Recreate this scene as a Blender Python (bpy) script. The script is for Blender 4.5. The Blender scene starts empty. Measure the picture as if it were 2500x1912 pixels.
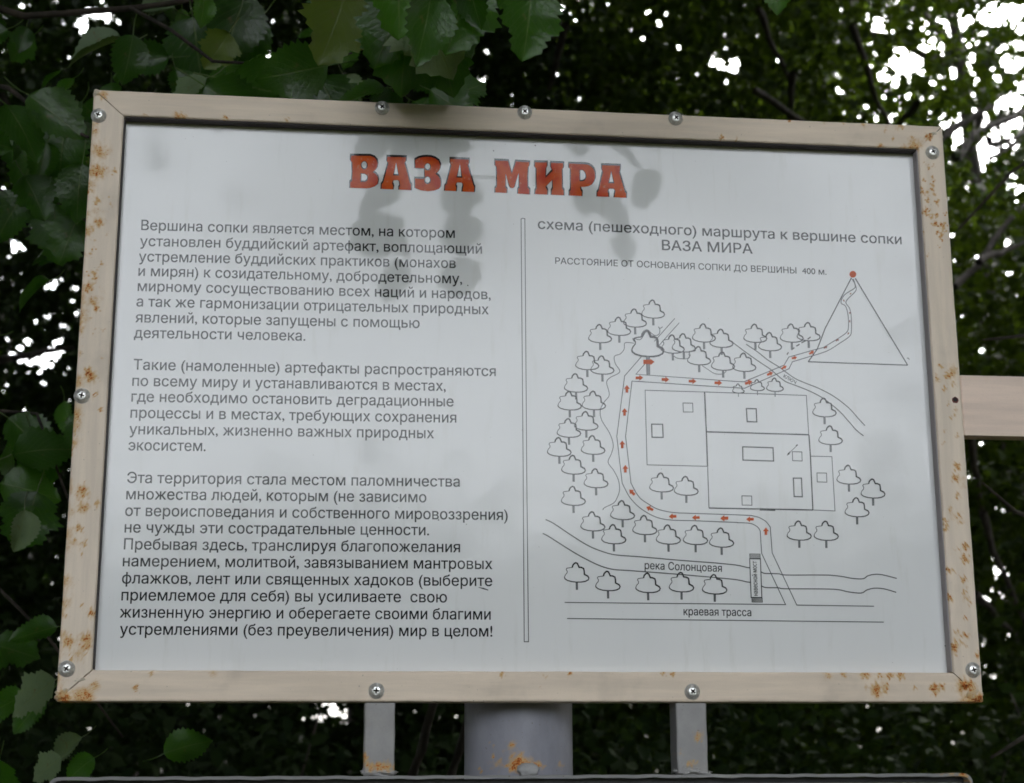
import bpy, bmesh, math, random
import numpy as np
from mathutils import Vector, Matrix

random.seed(7)
rng = np.random.default_rng(11)
S = bpy.context.scene
COL = S.collection

# ------------------------------------------------------------------ camera
Z0 = 1.877                                   # height of the board's centre above the ground
CAM = np.array([-0.17720, -1.36303, Z0 - 0.32725])
M = np.array([[0.99342399, -0.11443323, -0.00371655],
              [0.02294237, 0.23076114, -0.97273992],
              [0.11217141, 0.9662579, 0.23186902]])                        # world -> camera (x right, y down, z forward)
F, CX, CY = 3850.0, 1250.0, 956.0
cam = bpy.data.cameras.new("camera")
camo = bpy.data.objects.new("camera", cam)
COL.objects.link(camo)
mw = Matrix.Identity(4)
for i in range(3):
    mw[i][0] = M[0][i]; mw[i][1] = -M[1][i]; mw[i][2] = -M[2][i]; mw[i][3] = CAM[i]
camo.matrix_world = mw
cam.sensor_width = 36.0
cam.lens = 36.0 * F / 2500.0
cam.clip_start = 0.05
cam.clip_end = 600.0
cam.dof.use_dof = True
cam.dof.focus_distance = 1.41
cam.dof.aperture_fstop = 13.0
S.camera = camo

# ------------------------------------------------------------------ sky, sun, exposure
SUN_EL, SUN_AZ = math.radians(48), math.radians(35)
w = bpy.data.worlds.new("World"); S.world = w; w.use_nodes = True
nt = w.node_tree; nt.nodes.clear()
sky = nt.nodes.new("ShaderNodeTexSky"); sky.sky_type = 'NISHITA'; sky.sun_disc = False
sky.sun_elevation = SUN_EL; sky.sun_rotation = SUN_AZ
sky.air_density = 1.0; sky.dust_density = 5.0; sky.ozone_density = 1.0
hsv = nt.nodes.new("ShaderNodeHueSaturation"); hsv.inputs['Saturation'].default_value = 0.20
bg = nt.nodes.new("ShaderNodeBackground"); bg.inputs[1].default_value = 0.15
out = nt.nodes.new("ShaderNodeOutputWorld")
nt.links.new(sky.outputs[0], hsv.inputs['Color']); nt.links.new(hsv.outputs[0], bg.inputs[0]); nt.links.new(bg.outputs[0], out.inputs[0])
sl = bpy.data.lights.new("sun", 'SUN'); sl.energy = 0.6; sl.angle = math.radians(25); sl.color = (1.0, 0.96, 0.9)
so = bpy.data.objects.new("sun", sl); COL.objects.link(so)
# direction the light comes from
sd = Vector((math.sin(SUN_AZ) * math.cos(SUN_EL), math.cos(SUN_AZ) * math.cos(SUN_EL), math.sin(SUN_EL)))
so.rotation_euler = sd.to_track_quat('Z', 'Y').to_euler(); so.location = (0, -3, 12)
S.view_settings.view_transform = 'Standard'; S.view_settings.look = 'None'
S.view_settings.gamma = 1; S.view_settings.use_curve_mapping = False
S.view_settings.exposure = 3.62
S.render.engine = 'CYCLES'
S.cycles.max_bounces = 6; S.cycles.diffuse_bounces = 4; S.cycles.glossy_bounces = 3
S.cycles.transmission_bounces = 4
S.cycles.use_denoising = True
S.cycles.caustics_reflective = False; S.cycles.caustics_refractive = False
S.cycles.filter_width = 1.7

# ------------------------------------------------------------------ geometry helpers
def at(px, py, y=0.0):
    """point where the line of sight through photo pixel (px,py) meets the plane Y = y"""
    d = M.T @ np.array([(px - CX) / F, (py - CY) / F, 1.0])
    t = (y - CAM[1]) / d[1]
    return Vector(CAM + d * t)

def project(P):
    q = (P - CAM) @ M.T
    z = np.where(q[:, 2] > 0.05, q[:, 2], np.nan)
    return F * q[:, 0] / z + CX, F * q[:, 1] / z + CY

def tag(o, label=None, cat=None, group=None, kind=None):
    if label: o['label'] = label
    if cat: o['category'] = cat
    if group: o['group'] = group
    if kind: o['kind'] = kind
    return o

def link(name, me, mat=None, parent=None, smooth=False):
    if mat and not me.materials: me.materials.append(mat)
    o = bpy.data.objects.new(name, me); COL.objects.link(o)
    if parent: o.parent = parent
    if smooth:
        me.polygons.foreach_set('use_smooth', np.ones(len(me.polygons), dtype=bool))
    return o

def empty(name, loc=(0, 0, 0), parent=None):
    o = bpy.data.objects.new(name, None); COL.objects.link(o); o.location = loc
    o.empty_display_size = 0.05
    if parent: o.parent = parent
    return o

def setloc(o, parent):
    """keep a world-space mesh in place under a parent that has a location"""
    o.parent = parent
    o.matrix_parent_inverse = Matrix.Translation(-Vector(parent.location))
    return o

def mesh(name, verts, faces):
    me = bpy.data.meshes.new(name)
    me.from_pydata([tuple(v) for v in verts], [], [tuple(f) for f in faces])
    me.update()
    return me

def tube(V, Fc, pts, rads, sides=7):
    """append a tapered tube along pts to vertex/face lists"""
    pts = [Vector(p) for p in pts]
    n = len(pts); base = len(V)
    up = Vector((0.13, 0.21, 0.97))
    for i, p in enumerate(pts):
        d = (pts[min(i + 1, n - 1)] - pts[max(i - 1, 0)]).normalized()
        a = d.cross(up)
        if a.length < 1e-3: a = d.cross(Vector((1, 0, 0)))
        a.normalize(); b = d.cross(a)
        for k in range(sides):
            th = 2 * math.pi * k / sides
            V.append(p + (a * math.cos(th) + b * math.sin(th)) * rads[i])
    for i in range(n - 1):
        for k in range(sides):
            k2 = (k + 1) % sides
            Fc.append((base + i * sides + k, base + i * sides + k2, base + (i + 1) * sides + k2, base + (i + 1) * sides + k))
    Fc.append([base + (n - 1) * sides + k for k in range(sides)])

def wiggle(p0, p1, n, amp, sag=0.0):
    p0, p1 = Vector(p0), Vector(p1); L = (p1 - p0).length
    r = []
    off = Vector((0, 0, 0))
    for i in range(n + 1):
        t = i / n
        off = off * 0.6 + Vector((random.uniform(-1, 1), random.uniform(-1, 1), random.uniform(-1, 1))) * amp * L
        e = math.sin(math.pi * t)
        r.append(p0.lerp(p1, t) + off * e + Vector((0, 0, sag * L * e)))
    return r

# ------------------------------------------------------------------ materials
def newmat(name):
    m = bpy.data.materials.new(name); m.use_nodes = True
    return m, m.node_tree, m.node_tree.nodes['Principled BSDF']

def N(nt, t, **kw):
    n = nt.nodes.new(t)
    for k, v in kw.items():
        if k in n.inputs: n.inputs[k].default_value = v
        else: setattr(n, k, v)
    return n

def mix(nt, fac, a, b):
    n = nt.nodes.new('ShaderNodeMix'); n.data_type = 'RGBA'
    for s, v in ((0, fac), (6, a), (7, b)):
        if hasattr(v, 'links') or hasattr(v, 'is_output'): nt.links.new(v, n.inputs[s])
        else: n.inputs[s].default_value = v if not isinstance(v, tuple) else (*v, 1.0)[:4]
    return n.outputs[2]

def ramp(nt, src, lo, hi):
    n = nt.nodes.new('ShaderNodeMapRange'); n.interpolation_type = 'SMOOTHSTEP'
    n.inputs[1].default_value = lo; n.inputs[2].default_value = hi
    nt.links.new(src, n.inputs[0]); return n.outputs[0]

def mth(nt, op, a, b=None):
    n = nt.nodes.new('ShaderNodeMath'); n.operation = op
    for i, v in enumerate((a, b)):
        if v is None: continue
        if isinstance(v, (int, float)): n.inputs[i].default_value = v
        else: nt.links.new(v, n.inputs[i])
    return n.outputs[0]

def tex_coords(nt, scale=(1, 1, 1)):
    tc = nt.nodes.new('ShaderNodeTexCoord'); mp = nt.nodes.new('ShaderNodeMapping')
    mp.inputs['Scale'].default_value = scale
    nt.links.new(tc.outputs['Object'], mp.inputs[0]); return mp.outputs[0]

def noise(nt, vec, scale, detail=4, rough=0.55):
    n = N(nt, 'ShaderNodeTexNoise'); n.inputs['Scale'].default_value = scale
    n.inputs['Detail'].default_value = detail; n.inputs['Roughness'].default_value = rough
    nt.links.new(vec, n.inputs['Vector']); return n.outputs[0]

def bump(nt, h, bs, strength, dist):
    b = nt.nodes.new('ShaderNodeBump'); b.inputs['Strength'].default_value = strength; b.inputs['Distance'].default_value = dist
    nt.links.new(h, b.inputs['Height']); nt.links.new(b.outputs[0], bs.inputs['Normal'])

def painted(name, base, streak, rust_amount=1.0, grime=0.25, grimecol=(0.22, 0.20, 0.17)):
    """brushed-on paint over steel; the 'rust' attribute marks where the paint has failed"""
    m, nt, bs = newmat(name)
    v = tex_coords(nt)
    vs = tex_coords(nt, streak)
    brush = noise(nt, vs, 60, 5, 0.6)
    big = noise(nt, v, 14, 4, 0.6)
    c = mix(nt, ramp(nt, brush, 0.35, 0.68), tuple(x * 0.86 for x in base), base)
    c = mix(nt, mth(nt, 'MULTIPLY', ramp(nt, big, 0.52, 0.75), grime), c, grimecol)
    gr = noise(nt, v, 900, 2, 0.6)
    c = mix(nt, mth(nt, 'MULTIPLY', ramp(nt, gr, 0.5, 0.8), 0.22), c, tuple(x * 0.62 for x in base))
    strk = noise(nt, vs, 170, 3, 0.7)
    c = mix(nt, mth(nt, 'MULTIPLY', ramp(nt, strk, 0.58, 0.75), 0.20), c, tuple(x * 0.66 for x in base))
    spk = noise(nt, v, 330, 2, 0.5)
    c = mix(nt, mth(nt, 'MULTIPLY', ramp(nt, spk, 0.71, 0.76), 0.5), c, (0.12, 0.09, 0.06))
    at_ = nt.nodes.new('ShaderNodeAttribute'); at_.attribute_name = 'rust'
    fine = noise(nt, v, 620, 3, 0.65)
    med = noise(nt, v, 130, 4, 0.6)
    at2 = at_.outputs['Fac']
    fsum = mth(nt, 'ADD', at2, mth(nt, 'ADD', mth(nt, 'MULTIPLY', mth(nt, 'SUBTRACT', fine, 0.5), 2.3), mth(nt, 'MULTIPLY', mth(nt, 'SUBTRACT', med, 0.5), 1.2)))
    msum = mth(nt, 'ADD', at2, mth(nt, 'MULTIPLY', mth(nt, 'SUBTRACT', med, 0.5), 0.9))
    stain = mth(nt, 'MULTIPLY', ramp(nt, msum, 0.10, 0.65), 0.8 * rust_amount)
    gate = ramp(nt, at2, 0.06, 0.25)
    hard = mth(nt, 'MULTIPLY', mth(nt, 'MULTIPLY', ramp(nt, fsum, 0.62, 0.86), gate), rust_amount)
    deep = mth(nt, 'MULTIPLY', mth(nt, 'MULTIPLY', ramp(nt, fsum, 0.92, 1.15), gate), rust_amount)
    c = mix(nt, stain, c, (0.58, 0.34, 0.085))
    c = mix(nt, hard, c, (0.50, 0.135, 0.016))
    c = mix(nt, deep, c, (0.13, 0.032, 0.012))
    nt.links.new(c, bs.inputs['Base Color'])
    r = mth(nt, 'ADD', mth(nt, 'MULTIPLY', hard, 0.4), mth(nt, 'ADD', 0.50, mth(nt, 'MULTIPLY', big, 0.15)))
    nt.links.new(r, bs.inputs['Roughness'])
    h = mth(nt, 'ADD', mth(nt, 'MULTIPLY', brush, 0.7), mth(nt, 'MULTIPLY', mth(nt, 'MULTIPLY', hard, fine), 1.6))
    bump(nt, h, bs, 0.35, 0.0006)
    return m

M_beige_h = painted("cream_paint_horizontal", (0.85, 0.715, 0.575), (0.12, 1, 1.6))
M_beige_v = painted("cream_paint_vertical", (0.86, 0.735, 0.60), (1.6, 1, 0.12))
M_arm = painted("pinkish_cream_paint", (0.90, 0.72, 0.60), (0.10, 1, 1.6), 0.6)
M_grey = painted("grey_paint", (0.34, 0.335, 0.335), (1, 1, 0.9), 1.0, 0.5, (0.34, 0.32, 0.28))
M_blue = painted("bluish_grey_paint", (0.275, 0.28, 0.325), (1, 1, 0.5), 1.0, 0.3, (0.3, 0.3, 0.32))
M_dark = painted("dark_worn_paint", (0.20, 0.20, 0.20), (0.08, 1, 1), 1.0, 0.7, (0.05, 0.05, 0.055))
M_weld = painted("weld_paint", (0.62, 0.55, 0.44), (1, 1, 1), 1.0, 0.5)
M_weldg = painted("grey_weld_paint", (0.42, 0.42, 0.42), (1, 1, 1), 0.8, 0.5)

def flat(name, col, rough=0.5, metal=0.0, spec=0.5):
    m, nt, bs = newmat(name)
    bs.inputs['Base Color'].default_value = (*col, 1); bs.inputs['Roughness'].default_value = rough
    bs.inputs['Metallic'].default_value = metal; bs.inputs['Specular IOR Level'].default_value = spec
    return m, nt, bs

PANEL_ROUGH = 0.05
GLOSS = 0.36
# glossy plastic sheet
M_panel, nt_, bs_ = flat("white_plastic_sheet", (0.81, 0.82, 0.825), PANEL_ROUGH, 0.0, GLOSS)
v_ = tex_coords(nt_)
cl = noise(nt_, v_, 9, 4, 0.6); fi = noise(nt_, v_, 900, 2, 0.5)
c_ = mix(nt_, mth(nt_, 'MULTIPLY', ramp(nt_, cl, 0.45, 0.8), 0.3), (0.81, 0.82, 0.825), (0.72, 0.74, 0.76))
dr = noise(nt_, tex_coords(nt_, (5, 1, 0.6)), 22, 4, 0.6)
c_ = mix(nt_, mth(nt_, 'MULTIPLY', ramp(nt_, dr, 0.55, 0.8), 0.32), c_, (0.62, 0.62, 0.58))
c_ = mix(nt_, mth(nt_, 'MULTIPLY', ramp(nt_, noise(nt_, v_, 420, 1, 0.3), 0.80, 0.83), 0.6), c_, (0.20, 0.19, 0.15))
nt_.links.new(c_, bs_.inputs['Base Color'])
nt_.links.new(mth(nt_, 'ADD', PANEL_ROUGH - 0.015, mth(nt_, 'MULTIPLY', cl, 0.05)), bs_.inputs['Roughness'])
bump(nt_, mth(nt_, 'ADD', mth(nt_, 'MULTIPLY', cl, 1.0), mth(nt_, 'MULTIPLY', fi, 0.004)), bs_, 0.10, 0.004)

M_ink = flat("black_print", (0.014, 0.015, 0.019), PANEL_ROUGH, 0.0, GLOSS)[0]
M_inkgrey = flat("grey_print", (0.16, 0.17, 0.18), PANEL_ROUGH, 0.0, GLOSS)[0]
M_inkmid = flat("mid_grey_print", (0.05, 0.055, 0.06), PANEL_ROUGH, 0.0, GLOSS)[0]
M_tblack = flat("title_outline_print", (0.02, 0.018, 0.02), PANEL_ROUGH, 0.0, GLOSS)[0]
M_orange, nt_, bs_ = flat("orange_title_print", (0.52, 0.085, 0.02), 0.12, 0.0, 0.14)
v_ = tex_coords(nt_)
c_ = mix(nt_, ramp(nt_, noise(nt_, v_, 55, 4, 0.6), 0.42, 0.62), (0.70, 0.105, 0.010), (0.60, 0.055, 0.012))
c_ = mix(nt_, mth(nt_, 'MULTIPLY', ramp(nt_, noise(nt_, v_, 190, 3, 0.6), 0.60, 0.72), 0.8), c_, (0.66, 0.26, 0.13))
nt_.links.new(c_, bs_.inputs['Base Color'])
M_arrow = flat("orange_arrow_print", (0.60, 0.095, 0.012), 0.12, 0.0, 0.14)[0]
M_arrowd = flat("brown_arrow_print", (0.22, 0.05, 0.025), PANEL_ROUGH, 0.0, GLOSS)[0]
M_zinc, nt_, bs_ = flat("zinc_plated_steel", (0.85, 0.85, 0.83), 0.30, 0.72)
v_ = tex_coords(nt_)
nt_.links.new(mix(nt_, ramp(nt_, noise(nt_, v_, 500, 3, 0.6), 0.4, 0.7), (0.90, 0.90, 0.88), (0.62, 0.61, 0.58)), bs_.inputs['Base Color'])
M_hole = flat("rusty_dark_hole", (0.015, 0.004, 0.003), 0.7)[0]
M_holerim = flat("rusty_hole_rim", (0.16, 0.03, 0.018), 0.7)[0]
M_rim_shade = flat("black_rim_shade", (0.02, 0.022, 0.028), 0.5)[0]

def bark(name, a, b):
    m, nt, bs = newmat(name)
    v = tex_coords(nt, (1, 1, 0.25))
    n = noise(nt, v, 26, 6, 0.65)
    nt.links.new(mix(nt, ramp(nt, n, 0.35, 0.7), a, b), bs.inputs['Base Color'])
    bs.inputs['Roughness'].default_value = 0.9
    bump(nt, n, bs, 0.8, 0.01)
    return m
M_bark = bark("dark_bark", (0.018, 0.014, 0.011), (0.060, 0.050, 0.042))
M_twig = bark("brown_twig", (0.012, 0.009, 0.006), (0.045, 0.034, 0.024))

def leafmat(name, dark, light, trans=0.42, rough=0.42, tcol=(0.16, 0.30, 0.02), veins=False):
    m, nt, bs = newmat(name)
    o = nt.nodes['Material Output']
    at_ = nt.nodes.new('ShaderNodeAttribute'); at_.attribute_name = 'tint'
    oi = nt.nodes.new('ShaderNodeObjectInfo')
    fac = mth(nt, 'FRACT', mth(nt, 'ADD', at_.outputs['Fac'], oi.outputs['Random'])) if veins else at_.outputs['Fac']
    c = mix(nt, fac, dark, light)
    t = mix(nt, fac, tuple(x * 0.55 for x in tcol), tcol)
    if veins:
        uv = nt.nodes.new('ShaderNodeUVMap'); sp = nt.nodes.new('ShaderNodeSeparateXYZ')
        nt.links.new(uv.outputs[0], sp.inputs[0])
        u = mth(nt, 'ABSOLUTE', mth(nt, 'SUBTRACT', sp.outputs[0], 0.5))
        vv = mth(nt, 'SUBTRACT', sp.outputs[1], mth(nt, 'MULTIPLY', u, 0.9))
        sv = mth(nt, 'ABSOLUTE', mth(nt, 'SUBTRACT', mth(nt, 'FRACT', mth(nt, 'MULTIPLY', vv, 9.0)), 0.5))
        side = mth(nt, 'SUBTRACT', 1.0, ramp(nt, sv, 0.0, 0.10))
        mid = mth(nt, 'SUBTRACT', 1.0, ramp(nt, u, 0.006, 0.022))
        vein = mth(nt, 'MAXIMUM', mth(nt, 'MULTIPLY', side, 0.45), mid)
        blot = noise(nt, tex_coords(nt), 9, 4, 0.6)
        c = mix(nt, mth(nt, 'MULTIPLY', ramp(nt, blot, 0.5, 0.75), 0.35), c, tuple(x * 0.6 for x in dark))
        c = mix(nt, mth(nt, 'MULTIPLY', vein, 0.55), c, (0.16, 0.20, 0.07))
        # insect bites and dry brown patches near some edges
        brown = mth(nt, 'MULTIPLY', ramp(nt, noise(nt, tex_coords(nt), 3.5, 3, 0.6), 0.66, 0.74), 0.7)
        c = mix(nt, brown, c, (0.12, 0.07, 0.03))
        bump(nt, mth(nt, 'ADD', mth(nt, 'MULTIPLY', vein, -1.0), mth(nt, 'MULTIPLY', blot, 0.8)), bs, 0.18, 0.012)
    nt.links.new(c, bs.inputs['Base Color'])
    bs.inputs['Roughness'].default_value = rough; bs.inputs['Specular IOR Level'].default_value = 0.5 if veins else 0.08
    tr = nt.nodes.new('ShaderNodeBsdfTranslucent'); nt.links.new(t, tr.inputs[0])
    mx = nt.nodes.new('ShaderNodeMixShader'); mx.inputs[0].default_value = trans
    nt.links.new(bs.outputs[0], mx.inputs[1]); nt.links.new(tr.outputs[0], mx.inputs[2])
    nt.links.new(mx.outputs[0], o.inputs[0])
    return m
M_leaf = leafmat("broad_leaf", (0.012, 0.045, 0.004), (0.034, 0.090, 0.009), 0.42, 0.34, (0.10, 0.36, 0.004), True)
M_pale = leafmat("pale_sheen_leaf", (0.11, 0.17, 0.085), (0.20, 0.27, 0.15), 0.35, 0.5, (0.20, 0.32, 0.05), True)  # pale colour partly stands in for the grey-green sheen of glossy leaves
M_yleaf = leafmat("yellow_green_leaf", (0.06, 0.11, 0.010), (0.10, 0.15, 0.014), 0.45, 0.45, (0.28, 0.38, 0.03), True)
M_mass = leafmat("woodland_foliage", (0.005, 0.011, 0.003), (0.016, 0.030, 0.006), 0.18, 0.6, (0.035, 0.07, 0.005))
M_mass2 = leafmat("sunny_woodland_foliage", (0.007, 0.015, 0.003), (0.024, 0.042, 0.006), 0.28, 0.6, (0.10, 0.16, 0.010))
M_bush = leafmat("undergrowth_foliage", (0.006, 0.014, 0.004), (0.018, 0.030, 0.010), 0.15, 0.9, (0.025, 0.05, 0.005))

# ------------------------------------------------------------------ ground
m_ground, nt_, bs_ = newmat("forest_floor")
v_ = tex_coords(nt_)
c_ = mix(nt_, ramp(nt_, noise(nt_, v_, 3, 8, 0.65), 0.35, 0.7), (0.045, 0.035, 0.022), (0.035, 0.055, 0.018))
c_ = mix(nt_, mth(nt_, 'MULTIPLY', ramp(nt_, noise(nt_, v_, 40, 4, 0.7), 0.5, 0.7), 0.6), c_, (0.10, 0.07, 0.04))
nt_.links.new(c_, bs_.inputs['Base Color']); bs_.inputs['Roughness'].default_value = 0.95
bump(nt_, noise(nt_, v_, 30, 6, 0.7), bs_, 0.8, 0.03)
gx = np.concatenate([[-250, -120, -60, -30], np.linspace(-15, 15, 41), [30, 60, 120, 250]])
gv = [(x, y, 0 if abs(x) > 16 or abs(y) > 16 else 0.05 * math.sin(x * 0.7) * math.cos(y * 0.6) + 0.02 * math.sin(x * 2.3 + y)) for y in gx for x in gx]
n_ = len(gx)
gf = [(j * n_ + i, j * n_ + i + 1, (j + 1) * n_ + i + 1, (j + 1) * n_ + i) for j in range(n_ - 1) for i in range(n_ - 1)]
ground = link("ground", mesh("ground", gv, gf), m_ground, smooth=True)
tag(ground, kind='structure')

# ================================================================== THE BOARD
W, H = 0.80, 0.54576
XL, XR, ZB, ZT = -W / 2, W / 2, Z0 - H / 2, Z0 + H / 2
RL, RR, RB, RT = 0.0280, 0.0262, 0.0258, 0.0245      # widths of the four rails
DEPTH = 0.026
PY = 0.012                                            # the sheet lies this far behind the rails' faces

# rust blobs seen on the rails, (photo x, photo y, radius px, strength)
RUST = [(252,233,6,1),(243,368,15,.62),(243,372,6,.85),(240,418,10,1),(280,418,3,.8),(211,464,4,.9),(237,491,5,.8),(241,544,7,.9),(236,520,10,.35),
 (218,702,6,.95),(229,739,6,.8),(193,787,5,.7),(214,907,5,.85),(221,920,8,1),(229,586,2,.8),(220,625,2,.8),(230,664,2.5,.9),(232,680,3,.8),(236,755,3,.8),(225,725,12,.4),
 (201,1201,8,1),(203,1239,8,.8),(193,1290,4,.9),(203,1328,4,.85),(182,1323,4,.7),(171,1103,3,.9),(236,1228,3,.9),(222,1497,4,.9),(168,1567,8,.95),(209,1559,8,.95),(212,1575,6,.9),
 (157,1483,5,.5),(191,1597,9,.55),(231,1676,7,.75),(206,1700,13,.85),(190,1703,10,.7),(150,1700,9,.8),(160,1707,9,1),(165,1250,6,.4),(155,1420,6,.4),(172,1180,8,.35),(150,1560,7,.5),(215,560,8,.3),
 (1225,1644,3,.85),(1392,1644,3,.8),(1332,1652,3,.4),(1619,1645,3,.8),(1644,1646,3,.8),(330,1679,3,.8),(371,1643,2,.8),(1320,1682,2,.6),(520,1643,6,.4),
 (2138,1680,7,1),(2141,1692,6,1),(2150,1669,8,.4),(2164,1678,3.5,.9),(2160,1690,3,.75),(2115,1677,3,.55),(2112,1647,6,.8),(2148,1648,3,.9),(2173,1648,4,.9),(2199,1648,5,.9),
 (2283,1679,6,1),(2279,1684,4,1),(2300,1678,4,.95),(2284,1694,2.5,.8),(2234,1681,2,.7),(2350,1672,8,1),(2355,1676,5,1.1),(2370,1675,7,1),(2345,1683,9,.6),(2367,1711,13,.75),(2389,1708,9,1.1),(2380,1712,8,1.1),(2375,1692,10,.55),(2020,1646,7,.5),(2060,1647,4,.6),
 (2329,1580,6,1),(2331,1573,4,1),(2356,1551,2.5,.85),(2349,1571,2.5,.75),(2387,1600,3,.8),(2333,1543,2.5,.8),(2335,1564,10,.35),(2366,1551,2,.7),(2345,1550,2,.7),(2333,1595,4,.5),
 (2337,1137,4,.95),(2337,1145,3,.9),(2333,1167,5,.8),(2338,1210,4,.85),(2338,1263,9,.5),(2340,1258,3,.8),(2308,1273,3.5,.95),(2310,1290,3,.9),(2357,1335,4.5,1),(2358,1367,5,.95),(2351,1415,3.5,.9),(2315,1392,3,.9),(2319,1461,4,.95),(2358,1461,5,.5),(2352,1450,2,.8),(2358,1440,2,.8),(2350,1180,12,.32),(2320,1242,2.5,.7),
 (2326,904,8,.7),(2321,917,4,.85),(2308,917,2.5,.8),(2296,894,2.5,.8),(2304,948,3,.85),(2326,937,3,.7),(2319,935,2,.7),(2340,1064,2.5,.7),(2293,926,12,.28),(2331,1010,3,.6),(2333,1000,2,.6),(2350,930,6,.35),
 (2267,336,5,1),(2270,333,3,1),(2231,355,8,.8),(2225,362,6,.8),(2205,362,7,.65),(2200,309,4,.75),(2192,316,4,.5),(2180,341,2,.7),(2161,318,2,.7),(2245,350,6,.6),(2229,337,4,.5),
 (1927,290,3.5,.9),(2015,294,4,.65),(1762,337,3,.9),(1799,341,2,.7),(2110,300,5,.7),(1860,287,3,.5),(2060,297,3,.6),(436,284,5,.85),(450,286,4,.8),(551,288,3,.85),(355,282,3,.7),(700,292,3,.6),(620,227,2,.6),(2150,357,5,.5)]
for a, b in [(635,840),(641,885),(690,885),(745,860),(760,905),(785,985),(790,965),(690,965),(700,1060),(665,1060),(685,1075),(715,1125),(790,1115),(745,1200),(780,1210),(835,1220),(855,1215),(870,1205),(795,1300),(840,1310),(865,1280),(845,1235),(745,795),(748,735),(640,1300),(630,1095),(825,1355)]:
    RUST.append((2100 + a / 4.2, 260 + b / 4.2, 2.2, 0.95))
for q in range(70):       # small pits scattered along the two uprights
    py_ = random.uniform(330, 1640)
    if random.random() < .5: RUST.append((229 - (py_ - 218) * 0.0615 + random.uniform(6, 66), py_, random.uniform(1.2, 2.2), random.uniform(.55, .9)))
    else: RUST.append((2301 + (py_ - 308) * 0.0718 - random.uniform(6, 60), py_, random.uniform(1.2, 2.2), random.uniform(.5, .85)))
for q in range(44):       # yellowish bleeding along the outer edge of the left upright
    py_ = random.uniform(300, 1700)
    RUST.append((229 - (py_ - 218) * 0.0622 + 4, py_, random.uniform(5, 11), random.uniform(.4, .72)))
RB_ = np.array([[*(lambda p: (p.x, p.z))(at(px, py)), (r * 1.35 + 1.0) * 0.00036, s * (.82 if r > 5 else 1)] for px, py, r, s in RUST])

def rust_attr(me, blobs=RB_, offs=(0, 0)):
    co = np.empty(len(me.vertices) * 3, np.float32); me.vertices.foreach_get('co', co)
    co = co.reshape(-1, 3).astype(float); val = np.zeros(len(co))
    x0, z0 = co[:, 0].copy(), co[:, 2].copy()      # ragged outlines
    co[:, 0] += .0009 * np.sin(z0 * 1400 + 3 * np.sin(x0 * 700)) + .0006 * np.sin(z0 * 3100 + x0 * 900)
    co[:, 2] += .0016 * np.sin(x0 * 1300 + z0 * 260) + .0009 * np.sin(x0 * 2900 + 2 * np.sin(z0 * 800))
    for x, z, r, s in blobs:
        d2 = (co[:, 0] - x) ** 2 + (co[:, 2] - z) ** 2
        k = d2 < (4 * r + .003) ** 2
        val[k] = np.maximum(val[k], s * np.exp(-d2[k] / (2 * (r * 1.0) ** 2)))
    a = me.attributes.new('rust', 'FLOAT', 'POINT'); a.data.foreach_set('value', val.astype(np.float32))

def rail(name, o0, o1, inward, width, mat, cut0, cut1, parent):
    """a steel tube from o0 to o1 along the board's outer edge, its ends mitred by cut0/cut1 (m along the rail per m inward)"""
    o0, o1, inward = Vector(o0), Vector(o1), Vector(inward)
    L = (o1 - o0).length; d = (o1 - o0).normalized()
    vs = [(0, DEPTH), (0, .0022), (.0004, .0009), (.0012, .0002), (.0022, 0)]
    k = 14
    vs += [(.0022 + (width - .0044) * i / k, 0) for i in range(1, k)]
    vs += [(width - .0022, 0), (width - .0012, .0002), (width - .0004, .0009), (width, .0022), (width, DEPTH)]
    nu = int(L / 0.0016); V = []; Fc = []
    for (v, y) in vs:
        a, b = v * cut0, L - v * cut1
        for i in range(nu + 1):
            u = a + (b - a) * i / nu
            wv = 0.00010 * math.sin(u * 61 + v * 30) + 0.00008 * math.sin(u * 273) if y > 0 else 0
            p = o0 + d * u + inward * (v + (wv if v > width / 2 else -wv * .6))
            V.append((p.x, y + 0.00012 * math.sin(u * 40 + v * 90), p.z))
    m = nu + 1; n = len(vs)
    for j in range(n - 1):
        for i in range(nu):
            Fc.append((j * m + i, j * m + i + 1, (j + 1) * m + i + 1, (j + 1) * m + i))
    Fc.append([j * m + i for j in (0, n - 1) for i in ((range(nu, -1, -1)) if j == 0 else range(nu + 1))][:0] or (0, m * (n - 1), m * (n - 1) + nu, nu))
    Fc.append([j * m for j in range(n)]); Fc.append([j * m + nu for j in range(n - 1, -1, -1)])
    me = mesh(name, V, Fc); rust_attr(me)
    bm = bmesh.new(); bm.from_mesh(me); bmesh.ops.recalc_face_normals(bm, faces=bm.faces); bm.to_mesh(me); bm.free()
    o = link(name, me, mat, smooth=False); setloc(o, parent)
    return o

board = empty("notice_board", (0, 0, ZB))
tag(board, "white notice board in a rusty cream frame, with orange heading ВАЗА МИРА and a map", "notice board")
g = 0.0007
r_top = rail("frame_rail", (XL + g, 0, ZT), (XR - g, 0, ZT), (0, 0, -1), RT, M_beige_h, 1.12, 1.0, board)
r_bot = rail("frame_rail", (XL + g, 0, ZB), (XR - g, 0, ZB), (0, 0, 1), RB, M_beige_h, 1.08, 1.0, board)
r_lft = rail("frame_rail", (XL, 0, ZB + g), (XL, 0, ZT - g), (1, 0, 0), RL, M_beige_v, RB / RL, RT / RL, board)
r_rgt = rail("frame_rail", (XR, 0, ZB + g), (XR, 0, ZT - g), (-1, 0, 0), RR, M_beige_v, RB / RR, RT / RR, board)
tag(r_bot, "bottom rail with two screws"); tag(r_top, "top rail with three screws")
tag(r_lft, "left upright, stained with orange rust"); tag(r_rgt, "right upright with pitted rust and an empty screw hole")

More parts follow.
